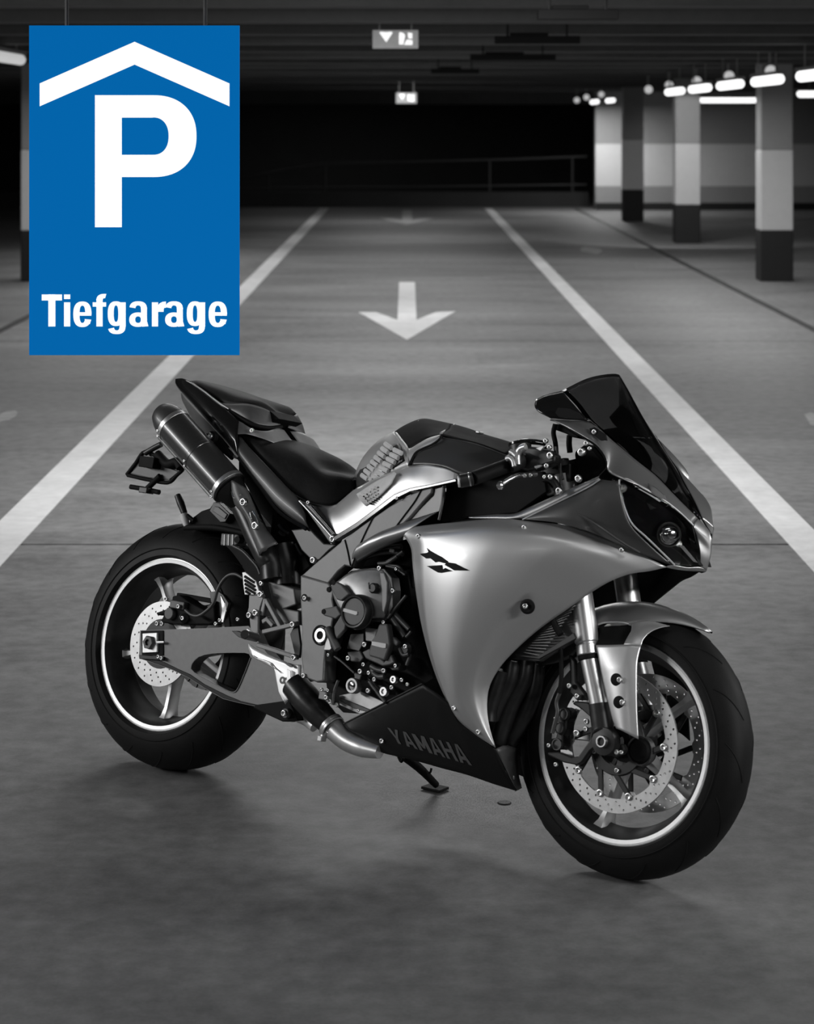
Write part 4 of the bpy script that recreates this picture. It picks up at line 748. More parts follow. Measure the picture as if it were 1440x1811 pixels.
tube('frame_seam', [(0.7366, -0.206, 0.7206), (0.7179, -0.206, 0.6775), (0.7027, -0.206, 0.6348), (0.6921, -0.206, 0.5953)], 0.0018, M['black'], sp, 6)
tube('frame_seam', [(0.87, -0.206, 0.7996), (0.8573, -0.206, 0.774), (0.8298, -0.206, 0.7345), (0.809, -0.206, 0.7052)], 0.0018, M['black'], sp, 6)
pv = plate('pivot_plate', [(0.5319, -0.202, 0.5571), (0.6243, -0.202, 0.5491), (0.6435, -0.202, 0.5323), (0.6438, -0.202, 0.5118), (0.6557, -0.202, 0.4861), (0.6531, -0.202, 0.4518), (0.6558, -0.202, 0.4182), (0.6455, -0.202, 0.387), (0.646, -0.202, 0.3654), (0.6516, -0.202, 0.3163), (0.6312, -0.202, 0.3106), (0.5887, -0.202, 0.3164), (0.5703, -0.202, 0.3655), (0.5637, -0.202, 0.4192), (0.543, -0.202, 0.499)], 0.05, M['frame'], bike, bevel=0.004)
lathe('pivot_ring', [(0.021, 0.002), (0.0245, 0.002), (0.0245, -0.004), (0.021, -0.004), (0.021, 0.002)], (0.6238, -0.203, 0.4228), (0, -1, 0), M['black'], pv, 32)
lathe('pivot_nut', [(0, -0.004), (0.009, -0.004), (0.010, 0.005), (0.017, 0.005), (0.019, 0.001), (0.019, -0.008), (0, -0.008)], (0.627, -0.205, 0.4227), (0, -1, 0), M['alu'], pv, 28)
lathe('pivot_recess', [(0, 0.0), (0.0092, 0.0), (0.0092, -0.003), (0, -0.003)], (0.629, -0.2075, 0.4228), (0, -1, 0), M['black'], pv, 20)
lathe('hole', [(0, 0), (0.009, 0), (0.009, -0.003), (0, -0.003)], (0.5556, -0.203, 0.5046), (0, -1, 0), M['black'], pv, 20)
bolt((0.5632, -0.207, 0.5042), 0.006, pv); bolt((0.5911, -0.203, 0.3208), 0.006, pv)
plate('seat_rail_strut', [(0.4688, -0.175, 0.7391), (0.5067, -0.175, 0.7302), (0.5199, -0.175, 0.7282), (0.6092, -0.175, 0.6649), (0.6132, -0.175, 0.6533), (0.6024, -0.175, 0.6434), (0.5863, -0.175, 0.6454), (0.5001, -0.175, 0.7139)], 0.02, M['dark'], bike, bevel=0.003)
tube('strut_edge', [(0.4749, -0.177, 0.7366), (0.5404, -0.177, 0.696), (0.5945, -0.177, 0.6607)], 0.003, M['tube'], bike, 8)
tube('strut_edge', [(0.5153, -0.177, 0.7275), (0.5627, -0.177, 0.6959), (0.613, -0.177, 0.6627)], 0.0035, M['gloss'], bike, 8)
lathe('strut_boss', [(0, 0), (0.012, 0), (0.014, -0.003), (0.014, -0.014), (0, -0.014)], (0.6123, -0.19, 0.6553), (0, -1, 0), M['black'], bike, 20)
bolt((0.6139, -0.192, 0.6553), 0.0085, bike); bolt((0.5079, -0.18, 0.7353), 0.005, bike); bolt((0.5599, -0.19, 0.5978), 0.0085, bike)
plate('lower_frame_cover', [(0.4499, -0.165, 0.6628), (0.5091, -0.165, 0.6741), (0.5311, -0.165, 0.6595), (0.5632, -0.165, 0.6412), (0.6039, -0.165, 0.6434), (0.5818, -0.165, 0.6264), (0.5552, -0.165, 0.5991), (0.5303, -0.165, 0.5962), (0.4944, -0.165, 0.6163)], 0.03, M['dark'], bike, bevel=0.003)
# ---- tail, seats
coons('tail_fairing', [(-0.1263, -0.055, 1.0205), (-0.0997, -0.055, 1.0234), (-0.0649, -0.055, 1.0145), (-0.0094, -0.055, 0.9917), (0.05, -0.055, 0.9648), (0.0935, -0.055, 0.9428), (0.1241, -0.055, 0.9305)][:1]+[(-0.0857, -0.07, 1.0223), (-0.037, -0.085, 1.0119), (0.0363, -0.105, 0.9884), (0.1085, -0.12, 0.9608), (0.1603, -0.13, 0.9386), (0.1959, -0.135, 0.9212)],
      [(-0.0806, -0.075, 0.9855), (-0.0117, -0.1, 0.9564), (0.1024, -0.135, 0.9022), (0.1719, -0.15, 0.8659), (0.2369, -0.16, 0.826)], [(-0.1263, -0.055, 1.0205), (-0.1138, -0.06, 1.0077), (-0.0806, -0.075, 0.9855)], [(0.1959, -0.135, 0.9212), (0.2237, -0.155, 0.8698), (0.2369, -0.16, 0.826)], [M['gloss'], M['black']], bike, 24, 10, 0.003, lambda a, c: 0.006*math.sin(PI*c), mir='both')
coons('tail_side_cover', [(0.2127, -0.145, 0.8813), (0.2635, -0.15, 0.8534), (0.3485, -0.16, 0.807), (0.4128, -0.165, 0.7701), (0.4671, -0.168, 0.7382), (0.4979, -0.17, 0.7043)], [(0.2369, -0.16, 0.826), (0.2916, -0.168, 0.7907), (0.3423, -0.172, 0.755), (0.3985, -0.175, 0.7181), (0.449, -0.175, 0.6938), (0.5153, -0.172, 0.6718)], [(0.2127, -0.145, 0.8813), (0.2369, -0.16, 0.826)], [(0.4979, -0.17, 0.7043), (0.5153, -0.172, 0.6718)], [M['dark'], M['black']], bike, 24, 10, 0.003, lambda a, c: 0.007*math.sin(PI*c), mir='both')
tube('tail_edge_highlight', [(-0.0797, -0.076, 0.9854), (-0.0107, -0.101, 0.9563), (0.1033, -0.136, 0.9021), (0.1728, -0.151, 0.8659), (0.2378, -0.161, 0.826)], 0.0016, M['tube'], bike, 6)  # bright tube standing in for the highlight along the tail panel's lower edge
tube('tail_lower_trim', [(0.237, -0.16, 0.8255), (0.2912, -0.167, 0.7883), (0.3428, -0.172, 0.7526), (0.4146, -0.175, 0.7025), (0.506, -0.172, 0.6698)], 0.005, M['gloss'], bike, 6)
coons('tail_under_panel', [(-0.0815, -0.074, 0.9855), (-0.0133, -0.098, 0.9555), (0.098, -0.13, 0.9014), (0.2282, -0.15, 0.8258)], [(-0.0508, -0.06, 0.9276), (-0.0003, -0.075, 0.8968), (0.0928, -0.1, 0.8649), (0.203, -0.12, 0.8207)], [(-0.0815, -0.074, 0.9855), (-0.0774, -0.07, 0.966), (-0.0508, -0.06, 0.9276)], [(0.2282, -0.15, 0.8258), (0.203, -0.12, 0.8207)], [M['arm'], M['black']], bike, 16, 8, 0.003, None, mir='both')
plate('tail_core', [(-0.1087, -0.05, 1.0094), (-0.0535, -0.05, 1.008), (0.1197, -0.05, 0.9307), (0.2151, -0.05, 0.8709), (0.3772, -0.05, 0.7327), (0.4153, -0.05, 0.6713), (0.3069, -0.05, 0.7153), (0.1415, -0.05, 0.8227), (-0.0523, -0.05, 0.933)], 0.10, M['black'], bike)
plate('exhaust_mount_bracket', [(0.1829, -0.155, 0.8509), (0.2008, -0.155, 0.8473), (0.2318, -0.155, 0.8297), (0.2232, -0.155, 0.8212), (0.1976, -0.155, 0.8291)], 0.01, M['tube'], bike)
plate('under_seat_tray', [(0.1854, -0.1, 0.8213), (0.28, -0.1, 0.7586), (0.351, -0.1, 0.7051), (0.392, -0.1, 0.6644), (0.3597, -0.1, 0.6259), (0.325, -0.1, 0.6672), (0.2786, -0.1, 0.6976), (0.2343, -0.1, 0.749), (0.1926, -0.1, 0.7859)], 0.20, M['black'], bike)
# passenger seat
patch('pillion_seat', [[(-0.1149, 0, 1.0212), (-0.0842, 0, 1.0256), (-0.0133, 0, 1.0176), (0.0461, 0, 1.0085), (0.1306, 0, 0.9934), (0.1795, 0, 0.976), (0.2179, 0, 0.9564)], [(-0.0697, -0.05, 1.016), (-0.0148, -0.07, 1.0134), (0.0661, -0.085, 0.9985), (0.1276, -0.088, 0.9869), (0.1752, -0.078, 0.9839), (0.2022, -0.052, 0.9799), (0.2267, -0.01, 0.9548)], [(-0.0539, -0.065, 1.0123), (0.0145, -0.09, 0.9941), (0.094, -0.105, 0.9664), (0.1355, -0.108, 0.9655), (0.1865, -0.096, 0.9709), (0.2152, -0.064, 0.9658), (0.2307, -0.012, 0.9496)]], M['seat'], bike, 28, 8, 0.004, out=(0, -0.7, 0.7), mir='weld')
coons('pillion_seat_side', [(0.0943, -0.105, 0.9654), (0.1365, -0.109, 0.9649), (0.1884, -0.098, 0.9698), (0.2171, -0.066, 0.9647), (0.2332, -0.013, 0.9481)], [(0.1125, -0.112, 0.958), (0.1618, -0.116, 0.9389), (0.2263, -0.106, 0.9179), (0.2421, -0.072, 0.9161), (0.2406, -0.014, 0.9251)], [(0.0943, -0.105, 0.9654), (0.1125, -0.112, 0.958)], [(0.2332, -0.013, 0.9481), (0.2406, -0.014, 0.9251)], [M['arm'], M['black']], bike, 20, 8, 0.003, lambda a, c: 0.006*math.sin(PI*c), mir='both')
tube('seat_gasket', [(0.1033, -0.114, 0.9602), (0.1639, -0.118, 0.9373), (0.2285, -0.108, 0.9158), (0.2442, -0.074, 0.914), (0.2426, -0.016, 0.9235)], 0.006, M['black'], bike, 8)
tube('seat_edge_trim', [(-0.0375, -0.086, 1.0117), (0.0381, -0.107, 0.9883), (0.1074, -0.119, 0.9619), (0.144, -0.122, 0.9498)], 0.0022, M['engine'], bike, 8)
sc = coons('seat_cowl', [(0.1746, -0.118, 0.9257), (0.2395, -0.118, 0.9037), (0.2649, -0.1, 0.9043), (0.2607, -0.05, 0.9177), (0.2509, -0.012, 0.9163)], [(0.185, -0.145, 0.882), (0.2254, -0.13, 0.8892), (0.2725, -0.12, 0.8832), (0.3021, -0.085, 0.8744), (0.2832, -0.012, 0.8905)], [(0.1746, -0.118, 0.9257), (0.185, -0.145, 0.882)], [(0.2509, -0.012, 0.9163), (0.2832, -0.012, 0.8905)], [M['seatcowl'], M['black']], bike, 20, 8, 0.003, None, mir='both')
bolt((0.2407, -0.125, 0.9004), 0.006, bike)
plate('pillion_core', [(-0.0618, -0.05, 1.0128), (0.0932, -0.05, 0.992), (0.2251, -0.05, 0.96), (0.2594, -0.05, 0.942), (0.2191, -0.05, 0.9205), (0.1022, -0.05, 0.9478)], 0.10, M['black'], bike)
# rider seat
patch('rider_seat', [[(0.2472, 0, 0.8836), (0.2685, 0, 0.8901), (0.2921, 0, 0.8911), (0.335, 0, 0.8788), (0.3797, 0, 0.855), (0.4184, 0, 0.8254), (0.4653, 0, 0.8212), (0.4962, 0, 0.8161)],
      [(0.1984, -0.085, 0.898), (0.2625, -0.1, 0.8821), (0.3235, -0.105, 0.8679), (0.3937, -0.105, 0.8498), (0.4372, -0.105, 0.8286), (0.4751, -0.1, 0.8137), (0.515, -0.085, 0.8131), (0.5442, -0.06, 0.8125)],
      [(0.2033, -0.115, 0.8933), (0.2762, -0.135, 0.8613), (0.3504, -0.142, 0.8216), (0.4051, -0.145, 0.7914), (0.4507, -0.14, 0.7714), (0.4944, -0.13, 0.7717), (0.5278, -0.11, 0.782), (0.5539, -0.07, 0.8024)],
      [(0.1922, -0.118, 0.8827), (0.2711, -0.14, 0.84), (0.3414, -0.15, 0.7998), (0.3979, -0.155, 0.7697), (0.4438, -0.15, 0.7484), (0.4964, -0.14, 0.7354), (0.5438, -0.12, 0.7392), (0.5612, -0.075, 0.7838)]], M['seat'], bike, 36, 14, 0.004, out=(0, -0.7, 0.7), mir='weld')
tube('seat_piping', [(0.1942, -0.12, 0.8816), (0.2731, -0.142, 0.8389), (0.3433, -0.152, 0.7988), (0.3998, -0.157, 0.7687), (0.4457, -0.152, 0.7469), (0.4984, -0.142, 0.7335), (0.5456, -0.122, 0.7377), (0.563, -0.077, 0.7828)], 0.0022, M['case'], bike, 6)
plate('seat_base', [(0.347, -0.07, 0.7682), (0.3858, -0.07, 0.7392), (0.4408, -0.07, 0.7273), (0.5047, -0.07, 0.7339), (0.5581, -0.07, 0.779), (0.5528, -0.07, 0.8083), (0.4435, -0.07, 0.8179)], 0.14, M['black'], bike)

# ---- fuel tank
tr = patch('fuel_tank', [[(0.4989, 0, 0.7998), (0.5068, 0, 0.8368), (0.5178, 0, 0.8621), (0.5471, 0, 0.9003), (0.5832, 0, 0.9284), (0.6136, 0, 0.9438)],
      [(0.5327, -0.04, 0.793), (0.5836, -0.07, 0.8287), (0.6374, -0.095, 0.8626), (0.6843, -0.11, 0.8888), (0.6723, -0.07, 0.9317)],
      [(0.5467, -0.055, 0.7869), (0.6092, -0.095, 0.8088), (0.6697, -0.125, 0.8389), (0.7211, -0.14, 0.8654), (0.7728, -0.15, 0.8929)],
      [(0.5607, -0.07, 0.7805), (0.6267, -0.105, 0.7969), (0.6824, -0.13, 0.8174), (0.7426, -0.155, 0.836), (0.8088, -0.185, 0.8562)]], M['silver'], bike, 24, 12, 0.003, out=(0, -0.7, 0.7), mir='weld')
patch('tank_top_cover', [[(0.6136, 0, 0.9438), (0.6432, 0, 0.9631), (0.695, 0, 0.9833), (0.745, 0, 0.9818), (0.794, 0, 0.9771)], [(0.6653, -0.06, 0.9342), (0.7078, -0.075, 0.9439), (0.7644, -0.085, 0.9592), (0.7974, -0.08, 0.9586), (0.8325, -0.075, 0.9594)], [(0.7664, -0.148, 0.8987), (0.7768, -0.15, 0.8983), (0.8047, -0.152, 0.9139), (0.8311, -0.152, 0.9285), (0.8636, -0.15, 0.94)]], M['black'], bike, 20, 10, 0.003, out=(0, -0.7, 0.7), mir='weld')
coons('tank_rim', [(0.7672, -0.149, 0.8987), (0.7775, -0.151, 0.8982), (0.8054, -0.153, 0.9139), (0.8319, -0.153, 0.9285), (0.8644, -0.151, 0.9399)], [(0.8103, -0.187, 0.8562), (0.8107, -0.178, 0.8789), (0.8276, -0.172, 0.8945), (0.86, -0.168, 0.9123), (0.8738, -0.158, 0.9338)], [(0.7672, -0.149, 0.8987), (0.8103, -0.187, 0.8562)], [(0.8644, -0.151, 0.9399), (0.8738, -0.158, 0.9338)], M['silver'], bike, 20, 8, 0.003, lambda a, c: 0.004*math.sin(PI*c), mir='both')
tube('tank_rim_ridge', [(0.659, -0.06, 0.9357), (0.7193, -0.11, 0.9153), (0.7727, -0.152, 0.8938), (0.8097, -0.187, 0.8569)], 0.004, M['silver'], bike, 8)
bolt((0.7097, -0.03, 0.9689), 0.008, bike, axis=(0, -0.4, 0.9))
patch('tank_front_cover', [[(0.794, 0, 0.9771), (0.835, 0, 0.971), (0.88, 0, 0.9614), (0.9337, 0, 0.9535), (0.987, 0, 0.945)], [(0.8325, -0.075, 0.9594), (0.8858, -0.08, 0.9486), (0.9345, -0.08, 0.9412), (0.9794, -0.075, 0.9323), (1.0236, -0.07, 0.9253)], [(0.8651, -0.15, 0.9401), (0.9191, -0.15, 0.9347), (0.9728, -0.145, 0.9286), (1.0076, -0.14, 0.9216), (1.0494, -0.13, 0.9107)]], M['black'], bike, 20, 10, 0.003, out=(0, -0.7, 0.7), mir='weld')
tube('cover_seam', [(0.7965, -0.005, 0.9751), (0.8169, -0.06, 0.9587), (0.861, -0.145, 0.9426)], 0.0035, M['silver'], bike, 8)
box('tank_cover_stud', (0.8795, -0.01, 0.9629), (0.012, 0.02, 0.006), M['silver'], bike)
patch('airbox_cover', [[(0.8752, -0.158, 0.9339), (0.9239, -0.156, 0.9314), (0.9759, -0.149, 0.9269), (1.0522, -0.134, 0.9097), (1.0782, -0.125, 0.9033)], [(0.8186, -0.172, 0.8914), (0.8828, -0.172, 0.907), (0.9589, -0.172, 0.9024), (1.0229, -0.162, 0.8924), (1.0902, -0.14, 0.8916)], [(0.8127, -0.18, 0.8762), (0.8782, -0.186, 0.8823), (0.9526, -0.185, 0.8834), (1.032, -0.172, 0.879), (1.0984, -0.15, 0.882)], [(0.8123, -0.188, 0.857), (0.8747, -0.196, 0.8627), (0.9284, -0.198, 0.8603), (0.9702, -0.195, 0.8484), (1.0198, -0.18, 0.8472), (1.0999, -0.15, 0.8728)]], [M['dark'], M['black']], bike, 24, 14, 0.003, mir='both')
tube('cover_gap', [(0.8735, -0.158, 0.936), (0.8764, -0.168, 0.9278), (0.8625, -0.172, 0.9147), (0.8186, -0.178, 0.8892), (0.8138, -0.184, 0.8728), (0.8128, -0.19, 0.8576)], 0.003, M['black'], bike, 6)
# tank grip pad with raised ribs
pd = patch('tank_grip_pad', [[(0.5408, -0.045, 0.8213), (0.5554, -0.04, 0.8552), (0.585, -0.04, 0.8898), (0.6197, -0.045, 0.9162), (0.6503, -0.06, 0.9223)], [(0.5582, -0.066, 0.8049), (0.6046, -0.085, 0.8331), (0.6547, -0.11, 0.8587), (0.6991, -0.122, 0.8848), (0.7288, -0.125, 0.9027)], [(0.5722, -0.078, 0.7911), (0.6359, -0.112, 0.8038), (0.6893, -0.135, 0.828), (0.7424, -0.158, 0.8499), (0.7762, -0.168, 0.8673)]], [M['pad'], M['black']], bike, 18, 10, 0.004, out=(0, -0.8, 0.5))
for q in ([(0.5843, -0.081, 0.8217), (0.6242, -0.104, 0.8121)], [(0.6383, -0.111, 0.8088), (0.6823, -0.134, 0.8014)], [(0.5959, -0.085, 0.8338), (0.6365, -0.109, 0.8241)], [(0.6505, -0.116, 0.8208), (0.6953, -0.14, 0.8133)], [(0.6088, -0.09, 0.8456), (0.6493, -0.114, 0.8358)], [(0.6633, -0.121, 0.8325), (0.7079, -0.145, 0.8248)], [(0.6204, -0.094, 0.8576), (0.6615, -0.119, 0.8477)], [(0.6755, -0.126, 0.8444), (0.7208, -0.151, 0.8367)], [(0.6325, -0.098, 0.8693), (0.6751, -0.125, 0.8593)], [(0.689, -0.132, 0.8559), (0.7341, -0.157, 0.8481)], [(0.644, -0.102, 0.8814), (0.6872, -0.13, 0.8712)], [(0.7011, -0.137, 0.8678), (0.7469, -0.163, 0.8598)], [(0.6568, -0.107, 0.8929), (0.6999, -0.135, 0.8827)], [(0.7138, -0.142, 0.8792), (0.7595, -0.168, 0.8712)], [(0.6682, -0.111, 0.9049), (0.7121, -0.14, 0.8945)], [(0.7259, -0.147, 0.891), (0.7722, -0.174, 0.8828)]): tube('pad_rib', q, 0.0062, M['white'], pd, 8, flat=0.5)
# lower tank side cover
coons('tank_side_cover', [(0.4918, -0.135, 0.7321), (0.5277, -0.138, 0.7313), (0.5613, -0.14, 0.7374), (0.6093, -0.135, 0.7822), (0.6805, -0.155, 0.8137), (0.8092, -0.19, 0.8541), (0.8721, -0.198, 0.8631), (0.9312, -0.199, 0.859), (0.9669, -0.197, 0.8477)], [(0.603, -0.18, 0.6558), (0.6759, -0.19, 0.6935), (0.7351, -0.198, 0.7335), (0.7897, -0.203, 0.7728), (0.8373, -0.207, 0.7949), (0.9055, -0.207, 0.8152), (0.967, -0.201, 0.8339)],
      [(0.4918, -0.135, 0.7321), (0.5463, -0.16, 0.6974), (0.603, -0.18, 0.6558)], [(0.9669, -0.197, 0.8477), (0.967, -0.201, 0.8339)], [M['silver'], M['black']], bike, 36, 12, 0.003, lambda a, c: 0.012*math.sin(PI*c)*math.sin(PI*min(1, a*1.2)), mir='both', lin=('T',))
tp = coons('knee_grip_sticker', [(0.6499, -0.166, 0.7714), (0.7114, -0.178, 0.8064), (0.7779, -0.192, 0.8362)], [(0.7, -0.186, 0.7453), (0.7474, -0.198, 0.7735), (0.7817, -0.203, 0.8068)], [(0.6499, -0.166, 0.7714), (0.7, -0.186, 0.7453)], [(0.7779, -0.192, 0.8362), (0.7889, -0.197, 0.831), (0.7817, -0.203, 0.8068)], M['white'], bike, 10, 8, 0.002, lambda a, c: 0.008+0.004*math.sin(PI*c)); tp['label'] = 'light patterned knee grip'
for p in [(0.6903, -0.199, 0.7676), (0.7, -0.199, 0.774), (0.7101, -0.199, 0.7807), (0.7202, -0.199, 0.7875), (0.7299, -0.199, 0.7938), (0.6982, -0.1997, 0.7626), (0.707, -0.1997, 0.7685), (0.7157, -0.1997, 0.7743), (0.7245, -0.1997, 0.7802), (0.7333, -0.1997, 0.786), (0.7064, -0.2003, 0.7576), (0.7138, -0.2003, 0.763), (0.7213, -0.2003, 0.7679), (0.7287, -0.2003, 0.7733), (0.7366, -0.2003, 0.7782), (0.7143, -0.201, 0.7526), (0.7208, -0.201, 0.7571), (0.7269, -0.201, 0.7615), (0.7334, -0.201, 0.766), (0.7394, -0.201, 0.7708)]: box('grip_dot', p, (0.011, 0.012, 0.0036), M['dark'], tp, bevel=0)
plate('frame_cover_strip', [(0.63, -0.208, 0.651), (0.6908, -0.208, 0.6894), (0.7436, -0.208, 0.7293), (0.7942, -0.208, 0.7687), (0.8385, -0.208, 0.7922), (0.9069, -0.208, 0.8112), (0.9727, -0.208, 0.8297), (0.9681, -0.208, 0.8373), (0.9056, -0.208, 0.8192), (0.8369, -0.208, 0.8016), (0.7919, -0.208, 0.7821), (0.7412, -0.208, 0.7428), (0.6884, -0.208, 0.7029), (0.6212, -0.208, 0.6597)], 0.02, M['gloss'], bike, bevel=0.002)
bolt((0.8064, -0.212, 0.7735), 0.004, bike)
plate('upper_frame_panel', [(0.7382, -0.199, 0.7248), (0.8106, -0.199, 0.7759), (0.8957, -0.199, 0.8071), (0.901, -0.199, 0.8038), (0.8856, -0.199, 0.7835), (0.8277, -0.199, 0.7192), (0.8, -0.199, 0.6992), (0.7769, -0.199, 0.6929), (0.7137, -0.199, 0.6651)], 0.01, M['dark'], bike, bevel=0.003)
plate('upper_frame_panel', [(0.8989, -0.197, 0.8076), (0.9278, -0.197, 0.8172), (0.932, -0.197, 0.7922), (0.9267, -0.197, 0.7543), (0.8557, -0.197, 0.728), (0.8329, -0.197, 0.7218), (0.9014, -0.197, 0.7928)], 0.01, M['dark'], bike, bevel=0.003)
coons('air_duct', [(0.7131, -0.2, 0.6592), (0.7623, -0.21, 0.6866), (0.8026, -0.21, 0.7042), (0.8389, -0.205, 0.7218), (0.924, -0.2, 0.7556)], [(0.6841, -0.19, 0.5996), (0.7262, -0.2, 0.622), (0.7828, -0.205, 0.6531), (0.8324, -0.2, 0.6772)], [(0.7131, -0.2, 0.6592), (0.7057, -0.198, 0.6509)]+[(0.6926, -0.195, 0.6231), (0.6841, -0.19, 0.5996)], [(0.924, -0.2, 0.7556)]+[(0.8425, -0.2, 0.685), (0.8324, -0.2, 0.6772)], [M['cowl'], M['black']], bike, 20, 10, 0.003, lambda a, c: 0.018*math.sin(PI*c))
plate('inner_fairing_panel', [(0.9007, -0.15, 0.8181), (0.9368, -0.15, 0.8273), (0.9797, -0.15, 0.8503), (1.175, -0.15, 0.8799), (1.1909, -0.15, 0.8338), (1.115, -0.15, 0.7764), (1.0576, -0.15, 0.7667), (0.9861, -0.15, 0.7543), (0.9236, -0.15, 0.7376), (0.9007, -0.15, 0.7332), (0.8993, -0.15, 0.7557), (0.9038, -0.15, 0.7938)], 0.012, M['black'], bike, bevel=0.002, mir='both')
plate('steering_head_block', [(0.8342, -0.06, 0.8264), (1.0229, -0.06, 0.8865), (1.2002, -0.06, 0.9141), (1.2122, -0.06, 0.8336), (1.0849, -0.06, 0.7833), (0.8588, -0.06, 0.7366)], 0.12, M['black'], bike)
tube('panel_edge', [(0.9288, -0.198, 0.8161), (0.9305, -0.198, 0.7919), (0.9319, -0.198, 0.7696), (0.9282, -0.198, 0.7357)], 0.0035, M['dark'], bike, 8)

# ---- fairings
FT = [(0.8148, -0.205, 0.6978), (0.8575, -0.214, 0.7084), (0.9191, -0.22, 0.7213), (0.9854, -0.222, 0.7336), (1.0631, -0.219, 0.7488), (1.1222, -0.213, 0.7583), (1.1805, -0.205, 0.76), (1.2895, -0.18, 0.761), (1.3778, -0.145, 0.7415), (1.436, -0.112, 0.7226), (1.492, -0.075, 0.7001)]
FL = [(0.8148, -0.205, 0.6978), (0.8493, -0.218, 0.6843), (0.8782, -0.226, 0.6601), (0.8914, -0.228, 0.6215), (0.9111, -0.226, 0.5577), (0.9382, -0.216, 0.4735), (0.9757, -0.202, 0.3878), (1.0124, -0.188, 0.325), (1.041, -0.178, 0.2871), (1.0913, -0.165, 0.2607), (1.1418, -0.152, 0.2398)]
FR = [(1.492, -0.075, 0.7001), (1.4609, -0.095, 0.686), (1.4239, -0.118, 0.6736), (1.3864, -0.138, 0.6511), (1.3383, -0.15, 0.6138), (1.2894, -0.16, 0.5712), (1.2319, -0.168, 0.5222), (1.1802, -0.173, 0.47), (1.1407, -0.174, 0.4219), (1.1159, -0.171, 0.3734), (1.1133, -0.166, 0.3282), (1.1218, -0.159, 0.2849), (1.1418, -0.152, 0.2398)]
def fb(a, c):
    s = min(1.0, c/0.13); sh = s*s*(3-2*s)
    return (0.034*sh*(0.5+0.5*math.sin(PI*min(1, a*1.1)))*(1-c)**0.8+0.028*math.sin(PI*c)*math.sin(PI*a))*min(1, (1-a)*4)*min(1, a*8)
sf = coons('side_fairing', FT, [(1.1418, -0.152, 0.2398)], FL, FR, [M['silver'], M['black']], bike, 48, 56, 0.0035, fb, mir='both')
# turned-in rear edge of the fairing
def inset(q, dx, dy): return [(p[0]+dx, p[1]+dy, p[2]) for p in q]
coons('fairing_rear_lip', FL[:9], inset(FL[:9], -0.012, 0.055), [FL[0], inset(FL[:1], -0.012, 0.055)[0]], [FL[8], inset(FL[8:9], -0.012, 0.055)[0]], M['dark'], bike, 30, 6, 0.003, out=(-1, 0, 0))
for p in [(0.9182, -0.246, 0.691), (1.1997, -0.23, 0.7443), (1.4053, -0.178, 0.7242), (1.0502, -0.197, 0.3138), (1.1061, -0.172, 0.2694)]: bolt(p, 0.0058, sf)
lathe('fairing_grommet', [(0, -0.002), (0.007, -0.002), (0.012, 0.001), (0.017, -0.001), (0.017, -0.008), (0, -0.008)], (1.2354, -0.238, 0.5686), (0.25, -1, -0.1), M['black'], sf, 28)
bolt((1.2335, -0.24, 0.5695), 0.0065, sf, axis=(0.25, -1, -0.1))
# black emblem on the fairing
EM = [[(0.9331, -0.255, 0.6509), (0.9615, -0.255, 0.6558), (0.9659, -0.255, 0.6585), (0.9583, -0.255, 0.6665), (0.9715, -0.255, 0.6619), (0.9918, -0.255, 0.6566), (1.0147, -0.255, 0.6511), (1.0351, -0.255, 0.6431), (1.034, -0.255, 0.6375), (1.0056, -0.255, 0.6398), (0.995, -0.255, 0.6373), (0.9758, -0.255, 0.6449), (0.961, -0.255, 0.6426)], [(0.9666, -0.255, 0.6257), (1.0176, -0.255, 0.6332), (1.0214, -0.255, 0.6232), (1.0295, -0.255, 0.6278), (1.0408, -0.255, 0.6253), (1.0519, -0.255, 0.6236), (1.0179, -0.255, 0.6154), (1.007, -0.255, 0.6151)], [(1.034, -0.255, 0.6417), (1.0571, -0.255, 0.6414), (1.0685, -0.255, 0.6384), (1.0994, -0.255, 0.6302), (1.0571, -0.255, 0.6253), (1.0427, -0.255, 0.6299), (1.0256, -0.255, 0.6346)]]
for q in EM:
    plate('fairing_emblem', [(p[0], -0.2555, p[2]) for p in q], 0.004, M['black'], sf, bevel=0)
# upper cowl
coons('upper_cowl', [(1.1715, -0.206, 0.762), (1.2685, -0.198, 0.8173), (1.3346, -0.192, 0.8561), (1.3575, -0.188, 0.8745), (1.383, -0.184, 0.8742), (1.4035, -0.18, 0.8758)], [(1.1715, -0.206, 0.762), (1.2633, -0.207, 0.7646), (1.3483, -0.19, 0.7538), (1.3969, -0.16, 0.7382), (1.4441, -0.12, 0.7207), (1.5033, -0.066, 0.7044)], [(1.1715, -0.206, 0.762)], [(1.4035, -0.18, 0.8758), (1.4143, -0.174, 0.8383), (1.4304, -0.15, 0.7837), (1.4662, -0.108, 0.7405), (1.5033, -0.066, 0.7044)], [M['dark'], M['black']], bike, 30, 16, 0.0035, lambda a, c: 0.006*math.sin(PI*c)*a, mir='both', lin=('T',))
tube('cowl_crease', [(1.3161, -0.2, 0.7925), (1.3711, -0.193, 0.7697), (1.4221, -0.172, 0.7421), (1.4606, -0.148, 0.7232)], 0.003, M['dark'], bike, 6)
tube('cowl_edge', [(1.1729, -0.208, 0.762), (1.2698, -0.2, 0.8173), (1.3359, -0.194, 0.856), (1.3588, -0.19, 0.8744)], 0.0016, M['lip'], bike, 6)
